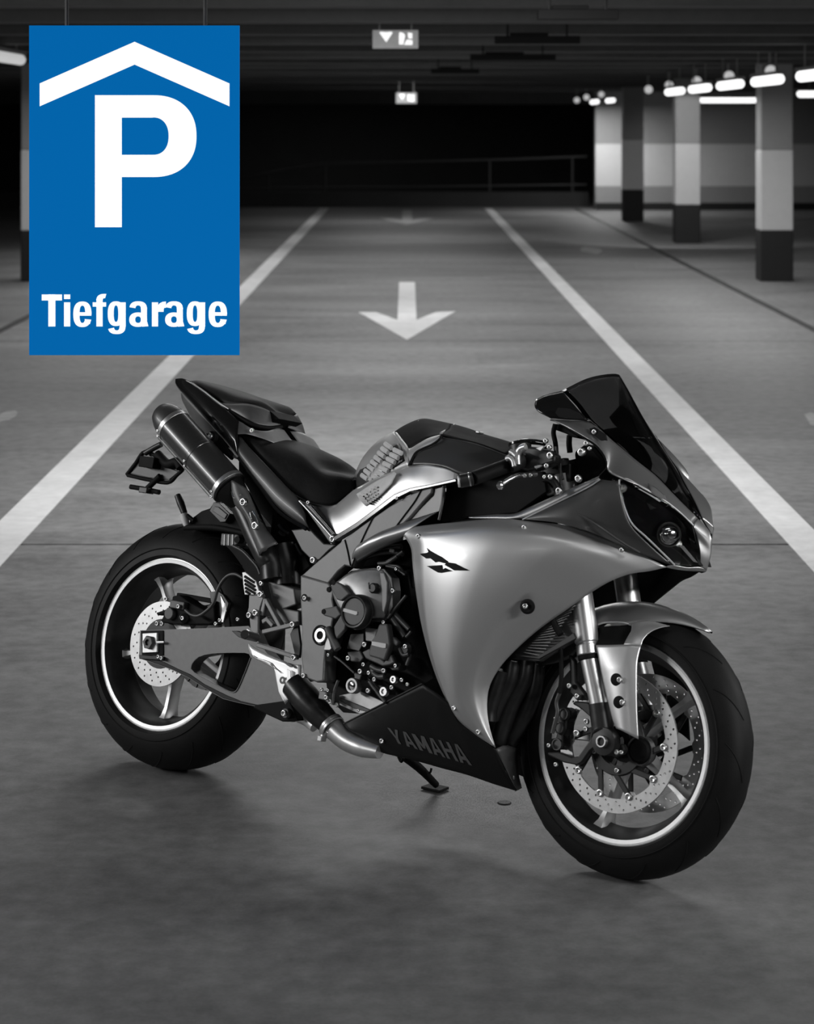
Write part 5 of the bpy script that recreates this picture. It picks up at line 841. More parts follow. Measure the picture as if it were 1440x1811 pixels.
coons('cockpit_trim', [(1.0171, -0.2, 0.7531), (1.0921, -0.2, 0.7669), (1.1441, -0.199, 0.774)]+[(1.1809, -0.198, 0.7924), (1.2872, -0.19, 0.8485), (1.3503, -0.182, 0.8823)], [(1.0222, -0.206, 0.748), (1.099, -0.207, 0.7542), (1.1472, -0.207, 0.7601)]+[(1.1882, -0.204, 0.7715), (1.2936, -0.196, 0.8319), (1.3583, -0.189, 0.8737)], [(1.0171, -0.2, 0.7531), (1.0222, -0.206, 0.748)], [(1.3503, -0.182, 0.8823), (1.3583, -0.189, 0.8737)], [M['cowl'], M['black']], bike, 28, 6, 0.003, lambda a, c: 0.004*math.sin(PI*c), mir='both')
CU_T = [(1.2051, -0.19, 0.9996), (1.2472, -0.178, 1.002), (1.2885, -0.153, 1.0036), (1.3402, -0.121, 0.9668), (1.3873, -0.098, 0.9336), (1.4302, -0.065, 0.9012), (1.4752, -0.042, 0.8611), (1.5207, -0.012, 0.8192)]
CU_B = [(1.2078, -0.192, 0.9971), (1.2856, -0.194, 0.9736), (1.3447, -0.192, 0.9479), (1.371, -0.19, 0.9189), (1.3759, -0.188, 0.8959), (1.4132, -0.182, 0.8812)]+[(1.4459, -0.15, 0.8702), (1.4859, -0.107, 0.847), (1.5098, -0.075, 0.826), (1.5316, -0.047, 0.8017)]
coons('screen_surround', CU_T, CU_B, [CU_T[0], CU_B[0]], [(1.5207, -0.012, 0.8192)]+[(1.5316, -0.047, 0.8017)], [M['cowl'], M['black']], bike, 40, 10, 0.003, lambda a, c: 0.005*math.sin(PI*c), mir='both')
coons('nose_panel', [(1.5205, -0.012, 0.8192), (1.5391, -0.004, 0.8035), (1.5562, 0, 0.7875)], [(1.5433, -0.014, 0.7106), (1.5484, -0.007, 0.7075), (1.5525, 0, 0.7055)], [(1.5205, -0.012, 0.8192), (1.5316, -0.047, 0.8017), (1.5357, -0.031, 0.7762), (1.543, -0.022, 0.7415), (1.5433, -0.014, 0.7106)], [(1.5562, 0, 0.7875), (1.5585, 0, 0.7599), (1.5582, 0, 0.7343), (1.5525, 0, 0.7055)], [M['cowl'], M['black']], bike, 14, 24, 0.003, None, out=(0.7, -0.7, 0), mir='both')
coons('nose_lower_lip', [(1.4922, -0.076, 0.7028), (1.5051, -0.065, 0.7066), (1.5249, -0.039, 0.7055), (1.5438, -0.015, 0.7106), (1.5525, 0, 0.7055)], [(1.4928, -0.076, 0.6986), (1.508, -0.055, 0.6977), (1.5256, -0.03, 0.6984), (1.5435, -0.01, 0.7009), (1.5501, 0, 0.7013)], [(1.4922, -0.076, 0.7028), (1.4928, -0.076, 0.6986)], [(1.5525, 0, 0.7055), (1.5501, 0, 0.7013)], [M['cowl'], M['black']], bike, 16, 5, 0.003, None, mir='both')
plate('nose_vent', [(1.4511, -0.134, 0.8808), (1.4735, -0.134, 0.8723), (1.4978, -0.134, 0.8577), (1.5036, -0.134, 0.8477), (1.4865, -0.134, 0.8502), (1.4653, -0.134, 0.8598), (1.453, -0.134, 0.8671)], 0.004, M['arm'], bike, bevel=0.001)
bolt((1.3242, -0.182, 0.981), 0.006, bike); bolt((1.3519, -0.178, 0.9679), 0.005, bike)
plate('mirror_mount_cover', [(1.309, -0.184, 0.9875), (1.3216, -0.184, 0.9913), (1.3542, -0.184, 0.9774), (1.3594, -0.184, 0.9639), (1.3423, -0.184, 0.9625), (1.3141, -0.184, 0.978)], 0.006, M['black'], bike, bevel=0.001)
# headlights
HT = [(1.4039, -0.18, 0.8791), (1.4173, -0.172, 0.8833), (1.4455, -0.149, 0.8691), (1.4854, -0.106, 0.8464), (1.5094, -0.074, 0.8251), (1.5322, -0.048, 0.8011)]
HB = [(1.5045, -0.064, 0.7073), (1.5229, -0.04, 0.7063), (1.5424, -0.015, 0.7121)]
HL = [(1.4039, -0.18, 0.8791), (1.4037, -0.178, 0.8664), (1.4093, -0.175, 0.8459), (1.4212, -0.166, 0.8118), (1.4334, -0.151, 0.7846), (1.4605, -0.128, 0.7598), (1.4835, -0.098, 0.7341), (1.5045, -0.064, 0.7073)]
HR = [(1.5322, -0.048, 0.8011), (1.5363, -0.032, 0.7762), (1.5436, -0.023, 0.7415), (1.5424, -0.015, 0.7121)]
def shrink(q, dx, dy): return [(p[0]-dx, p[1]*(1-dy*4), p[2]) for p in q]
hb_ = coons('headlight_bucket', shrink(HT, 0.03, 0.022), shrink(HB, 0.03, 0.022), shrink(HL, 0.03, 0.022), shrink(HR, 0.03, 0.022), M['gloss'], bike, 20, 20, 0.002, lambda a, c: -0.01*math.sin(PI*c), mir='both')
hl_ = coons('headlight_lens', HT, HB, HL, HR, M['clear'], bike, 24, 24, 0.002, lambda a, c: 0.008*math.sin(PI*c)*math.sin(PI*a), mir='both')
tube('lens_gasket', HL, 0.0022, M['lip'], bike, 6); tube('lens_gasket', HT, 0.0016, M['lip'], bike, 6)
for sg in (1, -1):
    pc = Vector((1.4938, -0.08, 0.7728)); pc.y *= sg
    ax = Vector((0.75, -0.65*sg, -0.05)).normalized()
    hp = lathe('headlight_projector', [(0.020, -0.018), (0.0275, -0.012), (0.0285, -0.004), (0.026, -0.004), (0.0245, -0.012)], pc-ax*0.004, ax, M['case'], bike, 32)
    lathe('projector_lens', [(0.0255, -0.008), (0.0235, 0.002), (0.0175, 0.009), (0.009, 0.0125), (0, 0.0135)], pc-ax*0.004, ax, M['chrome'], hp, 32, ang=80)
    ps = Vector((1.4131, -0.172, 0.8626)); ps.y *= sg
    lathe('position_lamp', [(0.0, 0.006), (0.006, 0.005), (0.0105, 0.0), (0.0105, -0.006), (0, -0.006)], ps-Vector((0.008, -0.006*sg, 0)), (0.3, -sg, 0.1), M['spoke'], bike, 24)
plate('bucket_fin', [(1.4453, -0.118, 0.8358), (1.4701, -0.118, 0.8277), (1.456, -0.118, 0.8219)], 0.003, M['arm'], bike, bevel=0)
plate('bucket_fin', [(1.5146, -0.075, 0.7532), (1.527, -0.075, 0.7525), (1.5682, -0.075, 0.7193), (1.5583, -0.075, 0.7202)], 0.003, M['arm'], bike, bevel=0)
# windscreen
SR = [(1.2523, 0, 1.1352), (1.2876, 0, 1.0917), (1.3201, 0, 1.0455), (1.368, 0, 0.9881), (1.4123, 0, 0.9393), (1.4561, 0, 0.8912), (1.5085, 0, 0.8257)]
SM = [(1.2194, -0.068, 1.1156), (1.2604, -0.075, 1.0744), (1.304, -0.077, 1.0305), (1.3566, -0.06, 0.9821), (1.4009, -0.048, 0.9391), (1.4452, -0.03, 0.8951), (1.5141, -0.006, 0.8226)]
SS = [(1.186, -0.13, 1.0739), (1.2391, -0.145, 1.0432), (1.2862, -0.15, 1.0058), (1.3382, -0.118, 0.9678), (1.3853, -0.095, 0.9345), (1.4283, -0.062, 0.9022), (1.5186, -0.01, 0.8196)]
ws = patch('windscreen', [SR, SM, SS], M['tint'], bike, 30, 12, 0.003, out=(0.6, -0.8, 0), mir='weld'); ws['label'] = 'dark smoked windscreen'
ear = coons('screen_side_wing', [(1.1397, -0.165, 1.0445), (1.1554, -0.158, 1.0564), (1.1873, -0.132, 1.0737)], [(1.201, -0.185, 1.0015), (1.2368, -0.177, 1.0029), (1.2747, -0.162, 1.0062), (1.2908, -0.153, 1.0038)], [(1.1397, -0.165, 1.0445), (1.1461, -0.17, 1.0308), (1.1624, -0.178, 1.0168), (1.201, -0.185, 1.0015)], [(1.1873, -0.132, 1.0737), (1.2404, -0.147, 1.043), (1.2908, -0.153, 1.0038)], [M['gloss'], M['black']], bike, 14, 12, 0.003, lambda a, c: 0.012*math.sin(PI*c), mir='both', lin=('R',))
plate('wing_vent', [(1.2183, -0.196, 1.0148), (1.2237, -0.196, 1.0274), (1.2549, -0.196, 1.0278), (1.285, -0.196, 1.0181), (1.2999, -0.196, 1.0073), (1.2678, -0.196, 1.0055), (1.2293, -0.196, 1.0064)], 0.004, M['black'], bike, bevel=0)
# dark inner nose, cockpit tray
coons('cockpit_inner_panel', [(1.343, -0.17, 0.8809), (1.3607, -0.17, 0.9043), (1.3545, -0.172, 0.9233), (1.3293, -0.175, 0.9485), (1.2754, -0.178, 0.9734)], [(1.2778, -0.06, 0.8718), (1.3841, -0.05, 0.8832), (1.4003, -0.04, 0.9259), (1.3659, -0.04, 0.9711), (1.3068, -0.06, 1.0043)], [(1.343, -0.17, 0.8809), (1.2778, -0.06, 0.8718)], [(1.2754, -0.178, 0.9734), (1.3068, -0.06, 1.0043)], M['black'], bike, 16, 8, 0.003, None, mir='both')
plate('nose_core', [(1.2168, -0.03, 0.7806), (1.3141, -0.03, 0.835), (1.4493, -0.03, 0.7839), (1.5287, -0.03, 0.7499), (1.5482, -0.03, 0.7139), (1.4722, -0.03, 0.707), (1.3579, -0.03, 0.7086)], 0.06, M['black'], bike)

# ---- belly pan with lettering
BT = [(0.689, -0.15, 0.2216), (0.8312, -0.185, 0.2928), (0.9532, -0.212, 0.3551), (0.9914, -0.208, 0.3406), (1.0255, -0.198, 0.3224), (1.0478, -0.182, 0.2834), (1.0937, -0.165, 0.259), (1.139, -0.148, 0.2368)]
BB = [(0.7437, -0.148, 0.2024), (0.7986, -0.138, 0.1761), (0.8428, -0.135, 0.1725), (0.9015, -0.13, 0.1714), (0.9732, -0.12, 0.1663), (1.0435, -0.11, 0.1624), (1.1069, -0.09, 0.1528), (1.1598, -0.072, 0.1462)]
bp_ = coons('belly_pan', BT, BB, [(0.689, -0.15, 0.2216), (0.7437, -0.148, 0.2024)], [(1.139, -0.148, 0.2368), (1.1489, -0.11, 0.1941), (1.1598, -0.072, 0.1462)], [M['belly'], M['black']], bike, 40, 16, 0.0035, lambda a, c: 0.010*math.sin(PI*c), mir='both', lin=('T',))
tube('belly_edge', [(0.6907, -0.151, 0.2228), (0.8318, -0.186, 0.2934), (0.9529, -0.213, 0.355)], 0.0015, M['case'], bike, 6)
coons('belly_front_panel', [(1.139, -0.148, 0.2368), (1.1448, -0.12, 0.2466), (1.1397, -0.06, 0.24)], [(1.1598, -0.072, 0.1462), (1.1526, -0.05, 0.1479), (1.1401, -0.02, 0.1499)], [(1.139, -0.148, 0.2368), (1.1489, -0.11, 0.1941), (1.1598, -0.072, 0.1462)], [(1.1397, -0.06, 0.24), (1.1386, -0.04, 0.184), (1.1401, -0.02, 0.1499)], M['case'], bike, 8, 10, 0.003, None, out=(1, -0.3, 0))
bolt((0.8192, -0.156, 0.2026), 0.006, bp_); bolt((1.1493, -0.075, 0.1751), 0.005, bp_)
# lettering on the belly pan: letters laid on the pan's own surface
def letters(word, w, gap, th):
    G = {'Y': [[(0, 0), (th, 0), (0.5, 0.5), (0.5, 0.62), (0.5-th/2, 0.62)], [(1, 0), (1-th, 0), (0.5, 0.5), (0.5, 0.62), (0.5+th/2, 0.62)], rect(0.5-th/2, 0.5, 0.5+th/2, 1)],
         'A': [[(0.5-th*0.55, 0), (0.5+th*0.1, 0), (th, 1), (0, 1)], [(0.5+th*0.55, 0), (0.5-th*0.1, 0), (1-th, 1), (1, 1)], rect(0.28, 0.62, 0.72, 0.8)],
         'M': [rect(0, 0, th, 1), rect(1-th, 0, 1, 1), [(0, 0), (th, 0), (0.5+th/3, 0.8), (0.5-th/3, 0.8)], [(1, 0), (1-th, 0), (0.5-th/3, 0.8), (0.5+th/3, 0.8)]],
         'H': [rect(0, 0, th, 1), rect(1-th, 0, 1, 1), rect(0, 0.41, 1, 0.59)]}
    out = []; x = 0
    for c in word:
        ww = w*(1.15 if c == 'M' else 1.0)
        out.append([[(x+p[0]*ww, p[1]) for p in pl] for pl in G[c]]); x += ww+gap
    return out, x-gap
# corners of the word block on the pan (bike coordinates, measured on the pan)
q00, q10, q11, q01 = [Vector(p) for p in ((0.8401, -0.186, 0.2372), (1.0491, -0.155, 0.2304), (1.0654, -0.142, 0.1875), (0.8548, -0.166, 0.2057))]
ml = letters('YAMAHA', 1.0, 0.16, 0.27)
bpm = bp_
dg = bpy.context.evaluated_depsgraph_get()
from mathutils.bvhtree import BVHTree
bvh = BVHTree.FromObject(bp_, dg)
def onpan(a, b):
    p = q00*(1-a)*(1-b)+q10*a*(1-b)+q11*a*b+q01*(1-a)*b
    h = bvh.ray_cast(Vector((p.x, -0.5, p.z)), Vector((0, 1, 0)))
    return h[0]+Vector((0, -0.0012, 0)) if h[0] else p
for gl in ml[0]:
    bm = bmesh.new()
    for pl in gl:
        # subdivide each stroke so that it follows the curved pan
        pts = [(x/ml[1], y) for x, y in pl]
        v = [bm.verts.new((x, y, 0)) for x, y in pts]
        bm.faces.new(v)
    bmesh.ops.triangulate(bm, faces=bm.faces)
    bmesh.ops.subdivide_edges(bm, edges=bm.edges, cuts=2, use_grid_fill=True)
    for v in bm.verts: v.co = onpan(v.co.x, v.co.y)
    r = bmesh.ops.extrude_face_region(bm, geom=bm.faces[:])
    bmesh.ops.translate(bm, verts=[g for g in r['geom'] if isinstance(g, bmesh.types.BMVert)], vec=(0, -0.0006, 0))
    o = fin(bm, 'letter', M['mark'], bp_, smooth=False); o['label'] = 'grey letter on the belly pan'
# emblem follows the fairing surface
bvs = BVHTree.FromObject(sf, dg)
for o in list(sf.children):
    if o.name.startswith('fairing_emblem'):
        me = o.data; bm = bmesh.new(); bm.from_mesh(me)
        bmesh.ops.triangulate(bm, faces=bm.faces); bmesh.ops.subdivide_edges(bm, edges=bm.edges, cuts=2, use_grid_fill=True)
        for v in bm.verts:
            h = bvs.ray_cast(Vector((v.co.x, -0.6, v.co.z)), Vector((0, 1, 0)))
            if h[0]: v.co.y = h[0].y-(0.0016 if v.co.y < -0.2535 else -0.001)
        bm.to_mesh(me); bm.free()
    elif o.name.startswith('bolt') or o.name.startswith('fairing_grommet'): pass
for o in list(sf.children):
    if o.name.startswith('bolt') and o.rotation_euler.x == 0:
        h = bvs.ray_cast(Vector((o.location.x, -0.6, o.location.z)), Vector((0, 1, 0)))
        if h[0]: o.location.y = h[0].y

# ---- radiator and header pipes
rd = plate('radiator', [(1.2351, -0.135, 0.5601), (1.2933, -0.135, 0.6056), (1.317, -0.135, 0.5177), (1.3026, -0.135, 0.5069), (1.2193, -0.135, 0.4486), (1.1376, -0.135, 0.4414), (1.122, -0.135, 0.4346), (1.144, -0.135, 0.4715)], 0.02, M['case'], bike)
for q in ([(1.2561, -0.153, 0.553), (1.3105, -0.153, 0.5858)], [(1.2516, -0.153, 0.547), (1.3058, -0.153, 0.5777)], [(1.247, -0.153, 0.5411), (1.3006, -0.153, 0.5695)], [(1.2425, -0.153, 0.5351), (1.2959, -0.153, 0.5613)], [(1.238, -0.153, 0.5292), (1.2912, -0.153, 0.5532)], [(1.2334, -0.153, 0.5232), (1.2859, -0.153, 0.5449)], [(1.2289, -0.153, 0.5173), (1.2812, -0.153, 0.5368)], [(1.2244, -0.153, 0.5113), (1.2765, -0.153, 0.5286)], [(1.2198, -0.153, 0.5053), (1.2713, -0.153, 0.5203)], [(1.2153, -0.153, 0.4993), (1.2666, -0.153, 0.5122)], [(1.2107, -0.153, 0.4934), (1.2619, -0.153, 0.504)], [(1.2062, -0.153, 0.4874), (1.2566, -0.153, 0.4957)], [(1.2016, -0.153, 0.4814), (1.2519, -0.153, 0.4875)], [(1.197, -0.153, 0.4754), (1.2472, -0.153, 0.4793)], [(1.1925, -0.153, 0.4694), (1.2419, -0.153, 0.4711)], [(1.1879, -0.153, 0.4634), (1.2372, -0.153, 0.4629)]):
    bar('radiator_fin', q[0], q[1], 0.0022, 0.004, M['fins'], rd, bevel=0)
tube('radiator_hose', [(1.2521, -0.155, 0.5523), (1.266, -0.155, 0.5319), (1.2818, -0.155, 0.5164)], 0.008, M['black'], bike)
plate('radiator_frame', [(1.316, -0.156, 0.5254), (1.3257, -0.156, 0.5135), (1.2324, -0.156, 0.4541), (1.167, -0.156, 0.4514), (1.1635, -0.156, 0.4563), (1.2261, -0.156, 0.4598)], 0.006, M['satin'], rd)
for k, q in enumerate(([(1.1609, -0.1, 0.4439), (1.1595, -0.1, 0.3987), (1.1351, -0.1, 0.3411), (1.1175, -0.1, 0.2756), (1.1108, -0.1, 0.2476)], [(1.1364, -0.12, 0.4373), (1.1348, -0.12, 0.3943), (1.1145, -0.12, 0.3464), (1.0989, -0.12, 0.3036)], [(1.1203, -0.14, 0.414), (1.1129, -0.14, 0.3725), (1.1015, -0.14, 0.3215), (1.1029, -0.14, 0.2949)], [(1.1723, -0.07, 0.4377), (1.1709, -0.07, 0.3744), (1.1486, -0.07, 0.3035), (1.1187, -0.07, 0.2448)])): tube('exhaust_header', q, 0.021, M['pipe'], bike, 16)
plate('lower_engine_cover', [(1.0195, -0.04, 0.4168), (1.0789, -0.04, 0.4391), (1.1745, -0.04, 0.4391), (1.2001, -0.04, 0.3797), (1.1716, -0.04, 0.2404), (1.1472, -0.04, 0.2184), (1.0711, -0.04, 0.2373), (1.0214, -0.04, 0.2976), (1.0127, -0.04, 0.3697)], 0.09, M['black'], bike)

# ---- forks
RK = Vector((-math.sin(math.radians(24)), 0, math.cos(math.radians(24)))); RK = (Vector((1.3132, -0.108, 0.5772))-Vector((1.3777, -0.108, 0.3748))).normalized()
for sg in (-1, 1):
    Y = 0.108*sg
    f0 = Vector((1.3779, -0.108, 0.3735)); f0.y = Y
    f1 = Vector((1.3301, -0.108, 0.4876)); f1.y = Y
    top = f0+RK*0.56
    fk = cyl('fork_slider', f0-RK*0.005, f1, 0.0212, M['tube'], bike)
    lathe('fork_tube', [(0, 0), (0.0245, 0), (0.026, 0.002), (0.026, 0.022), (0.0245, 0.024), (0.0245, 0.027), (0.0275, 0.030), (0.029, 0.05), (0.029, (top-f1).length-0.02), (0, (top-f1).length-0.02)], f1-RK*0.008, RK, M['tube'], fk, 32)
    lathe('fork_seal', [(0.0215, -0.014), (0.0245, -0.012), (0.0245, 0), (0.0215, 0)], f1-RK*0.006, RK, M['black'], fk, 32)
    ax = Vector((FA[0], Y*1.04, FA[2]))
    bot = tube('axle_clamp', [f0+RK*0.004, f0-RK*0.03, f0-RK*0.06, ax+Vector((-0.012, 0, 0.01))], [0.0245, 0.0245, 0.025, 0.027], M['satin'], bike, 20)
    lathe('axle_boss', [(0, 0.0), (0.012, 0.0), (0.012, -0.004), (0.030, -0.006), (0.031, -0.03), (0, -0.03)], ax+Vector((0, sg*0.024, 0)), (0, sg, 0), M['satin'], bot, 32)
    lathe('axle_nut', [(0.0085, 0.001), (0.0095, 0.004), (0.0125, 0.004), (0.0135, 0.001), (0.0135, -0.006), (0, -0.006), (0, -0.002), (0.0085, -0.001)], ax+Vector((0, sg*0.025, 0)), (0, sg, 0), M['alu'], bot, 28)
    plate('caliper_bracket', [(p[0], Y*1.0-0.012*sg if sg < 0 else Y, p[2]) for p in [(1.3615, -0.11, 0.3644), (1.3774, -0.11, 0.3199), (1.3819, -0.11, 0.2894), (1.3594, -0.11, 0.2701), (1.3414, -0.11, 0.2411), (1.3298, -0.11, 0.2334), (1.2946, -0.11, 0.2331), (1.248, -0.11, 0.2424), (1.247, -0.11, 0.2488), (1.2786, -0.11, 0.254), (1.3148, -0.11, 0.2483), (1.33, -0.11, 0.2535), (1.3455, -0.11, 0.2782), (1.3638, -0.11, 0.3047), (1.362, -0.11, 0.3174), (1.3486, -0.11, 0.344), (1.321, -0.11, 0.3581), (1.2975, -0.11, 0.365), (1.3028, -0.11, 0.3724), (1.3377, -0.11, 0.3751)]], 0.016, M['satin'], bot, bevel=0.003, d=(0, 1, 0))
    cb = plate('brake_caliper', [(p[0], -0.106 if sg < 0 else 0.068, p[2]) for p in [(1.269, -0.11, 0.35), (1.2858, -0.11, 0.3566), (1.2996, -0.11, 0.3508), (1.3033, -0.11, 0.3369), (1.2969, -0.11, 0.3254), (1.298, -0.11, 0.3071), (1.2905, -0.11, 0.2928), (1.294, -0.11, 0.2697), (1.2859, -0.11, 0.2592), (1.2727, -0.11, 0.2609), (1.268, -0.11, 0.2707), (1.2708, -0.11, 0.2949), (1.2658, -0.11, 0.3178), (1.2678, -0.11, 0.3366)]], 0.034, M['satin'], bike, bevel=0.005)
    for p in [(1.2854, -0.108, 0.3399), (1.2773, -0.108, 0.3078), (1.278, -0.108, 0.271)]:
        p = Vector(p); p.y = -0.107 if sg < 0 else 0.104
        lathe('piston_cap', [(0, 0.001), (0.010, 0.001), (0.0105, 0.004), (0.013, 0.004), (0.0135, 0), (0.0135, -0.004), (0, -0.004)], p, (0, sg, 0), M['case'], cb, 24)
plate('axle_pinch_clamp', [(1.3991, -0.105, 0.2793), (1.4461, -0.105, 0.3), (1.4539, -0.105, 0.2884), (1.4493, -0.105, 0.2773), (1.4255, -0.105, 0.2695), (1.4005, -0.105, 0.2692)], 0.02, M['satin'], bike, bevel=0.003)
for p, r in [((1.4449, -0.118, 0.2816), 6), ((1.4571, -0.118, 0.2829), 5), ((1.3567, -0.118, 0.3342), 6.5), ((1.3355, -0.118, 0.3052), 8), ((1.2642, -0.118, 0.2665), 5), ((1.3575, -0.118, 0.3179), 6), ((1.2893, -0.118, 0.2283), 5), ((1.2999, -0.118, 0.4053), 6), ((1.3236, -0.118, 0.3859), 6), ((1.2727, -0.118, 0.328), 4)]: bolt(p, r*0.001, bike)
tube('brake_hose', [(1.2316, -0.125, 0.5548), (1.2508, -0.125, 0.5252), (1.2619, -0.125, 0.5053), (1.2722, -0.125, 0.4588), (1.2792, -0.125, 0.412), (1.2783, -0.125, 0.3854)], 0.0055, M['black'], bike, 8)
tube('brake_hose', [(1.2764, -0.122, 0.3852), (1.2716, -0.122, 0.3634), (1.2779, -0.122, 0.3432), (1.2738, -0.122, 0.3162), (1.2706, -0.122, 0.2946)], 0.005, M['case'], bike, 8)
plate('hose_guide', [(1.2797, -0.11, 0.4738), (1.299, -0.11, 0.4632), (1.3091, -0.11, 0.417), (1.3344, -0.11, 0.397), (1.3496, -0.11, 0.3809), (1.3152, -0.11, 0.3756), (1.2936, -0.11, 0.3908), (1.2918, -0.11, 0.425)], 0.014, M['satin'], bike, bevel=0.004)
lathe('speed_sensor', [(0, 0), (0.022, 0), (0.028, -0.006), (0.03, -0.03), (0, -0.03)], (1.4752, -0.078, 0.2896), (0, -1, 0), M['black'], bike, 28)
lathe('sensor_rim', [(0.029, -0.006), (0.0325, -0.004), (0.034, -0.02), (0.029, -0.02), (0.029, -0.006)], (1.4745, -0.078, 0.2895), (0, -1, 0), M['case'], bike, 28)
lathe('axle_bore', [(0.018, 0), (0.034, 0.0), (0.036, -0.004), (0.036, -0.03), (0.018, -0.03), (0.018, 0)], (FA[0], -0.07, FA[2]), (0, -1, 0), M['black'], bike, 32)

# ---- front fender
def fender():
    rows = []; R0 = 0.312
    n = 30
    for sgi in range(13):
        s = -1+2*sgi/12
        row = []
        for k in range(n):
            f = k/(n-1); a = math.radians(58+f*(168-58))
            wd = 0.074*min(1.0, 0.12+1.5*f) if f < 0.6 else 0.074
            wd = 0.074*(1-(1-min(1, f/0.42))**1.8*0.9)
            drop = 0.055*abs(s)**3*min(1, f*3)
            lift = 0.004*(1-s*s)
            r = R0+lift-drop+(0.006*(1-min(1, f/0.2)))
            row.append((FA[0]+r*math.cos(a), s*wd, FA[2]+r*math.sin(a)))
        rows.append(row)
    return rows
fn = patch('front_fender', fender(), [M['cowl'], M['black']], bike, 30, 25, 0.003, out=(0, 0, 1))
fs = coons('fender_side', [(1.3557, -0.118, 0.5048), (1.3861, -0.117, 0.5091), (1.4252, -0.113, 0.5158), (1.444, -0.111, 0.518), (1.4646, -0.103, 0.5186)], [(1.4371, -0.122, 0.3319), (1.4566, -0.119, 0.3299), (1.4942, -0.116, 0.3175)], [(1.3557, -0.118, 0.5048), (1.3771, -0.12, 0.453), (1.4019, -0.122, 0.399), (1.4245, -0.122, 0.3506), (1.4371, -0.122, 0.3319)], [(1.4646, -0.103, 0.5186), (1.4651, -0.11, 0.487), (1.4721, -0.114, 0.4411), (1.4803, -0.116, 0.3905), (1.4942, -0.116, 0.3175)], [M['silver'], M['black']], bike, 24, 30, 0.003, lambda a, c: 0.010*math.sin(PI*a)*min(1, c*3+0.2), mir='both')
coons('fender_flare', [(1.409, -0.064, 0.5643), (1.4368, -0.06, 0.5735), (1.4604, -0.058, 0.5754), (1.5064, -0.056, 0.5712)], [(1.4252, -0.113, 0.5158), (1.4446, -0.112, 0.518), (1.4646, -0.103, 0.5186)], [(1.409, -0.064, 0.5643), (1.4208, -0.08, 0.5492), (1.4244, -0.1, 0.5315), (1.4252, -0.113, 0.5158)], [(1.5064, -0.056, 0.5712), (1.4907, -0.07, 0.5644), (1.4724, -0.083, 0.5507), (1.4653, -0.096, 0.5347), (1.4646, -0.103, 0.5186)], [M['silver'], M['black']], bike, 18, 16, 0.003, None, mir='both')
coons('fender_arch', [(1.3285, -0.075, 0.5503), (1.35, -0.07, 0.558), (1.3851, -0.066, 0.5629), (1.4083, -0.062, 0.5603)], [(1.3557, -0.118, 0.5048), (1.3987, -0.117, 0.5098), (1.4267, -0.113, 0.516), (1.4473, -0.104, 0.5305)], [(1.3285, -0.075, 0.5503), (1.3426, -0.1, 0.5282), (1.3557, -0.118, 0.5048)], [(1.4083, -0.062, 0.5603), (1.4214, -0.08, 0.5453), (1.4473, -0.104, 0.5305)], M['black'], bike, 14, 8, 0.003, lambda a, c: -0.014*math.sin(PI*c))
tube('arch_edge', [(1.3305, -0.078, 0.5496), (1.3413, -0.076, 0.5549), (1.3669, -0.072, 0.5601), (1.3927, -0.068, 0.5622), (1.4096, -0.064, 0.5599)], 0.0022, M['lip'], bike, 6)
for p, q in zip([(1.427, -0.13, 0.4377), (1.4409, -0.13, 0.39)], [(1.4383, -0.131, 0.4389), (1.4522, -0.131, 0.3912)]):
    lathe('fender_bolt_recess', [(0.0, 0.001), (0.0115, 0.001), (0.014, 0.0), (0.014, -0.006), (0, -0.006)], p, (0.1, -1, 0), M['black'], fs, 24)
    bolt(q, 0.0065, fs)
coons('fender_rear_side', [(1.1761, -0.075, 0.4344), (1.2133, -0.08, 0.4656), (1.2494, -0.085, 0.5019), (1.2767, -0.09, 0.5233)], [(1.1795, -0.078, 0.433), (1.2459, -0.085, 0.453), (1.2804, -0.092, 0.4702), (1.2987, -0.1, 0.4902)], [(1.1761, -0.075, 0.4344), (1.1795, -0.078, 0.433)], [(1.2767, -0.09, 0.5233), (1.2987, -0.1, 0.4902)], [M['dark'], M['black']], bike, 10, 6, 0.003, None, mir='both')

# ---- handlebar, controls, cockpit
gr = cyl('grip', (1.1007, -0.325, 0.8375), (1.1222, -0.215, 0.8828), 0.0165, M['rubber'], bike)
be = cyl('bar_end_weight', (1.0787, -0.345, 0.8268), (1.1017, -0.325, 0.8372), 0.0155, M['satin'], bike); cyl('bar_end_cap', (1.0766, -0.347, 0.8261), (1.0801, -0.344, 0.8271), 0.0135, M['lip'], be)
cyl('bar_end_ring', (1.0944, -0.331, 0.8341), (1.0972, -0.329, 0.8353), 0.0162, M['alu'], be)
cyl('handlebar', (1.1222, -0.215, 0.8828), (1.161, -0.12, 0.93), 0.0115, M['black'], bike)
tube('brake_lever', [(1.1556, -0.29, 0.8305), (1.1629, -0.28, 0.8417), (1.1725, -0.255, 0.8578), (1.1745, -0.22, 0.8638), (1.18, -0.19, 0.8696)], [0.0062, 0.0058, 0.0065, 0.008, 0.009], M['alu'], bike, 12, flat=0.8, flatdir=(0, 0, 1))
cyl('lever_ball', (1.1485, -0.292, 0.8304), (1.1634, -0.288, 0.8314), 0.0098, M['alu'], bike, ch=0.4)
for p in ((1.1844, -0.235, 0.8614), (1.1902, -0.22, 0.8644)): bolt(p, 0.005, bike)
sw_ = tube('switch_housing', [(1.136, -0.235, 0.8848), (1.1418, -0.225, 0.8897), (1.1439, -0.21, 0.897)], 0.022, M['satin'], bike, 16)
for q in ([(1.1354, -0.25, 0.8941), (1.1443, -0.25, 0.8971), (1.1545, -0.25, 0.8914), (1.1605, -0.25, 0.8789)], [(1.1398, -0.245, 0.9125), (1.1497, -0.245, 0.909), (1.1586, -0.245, 0.9033)]): tube('throttle_cable', q, 0.006, M['spoke'], bike, 8)
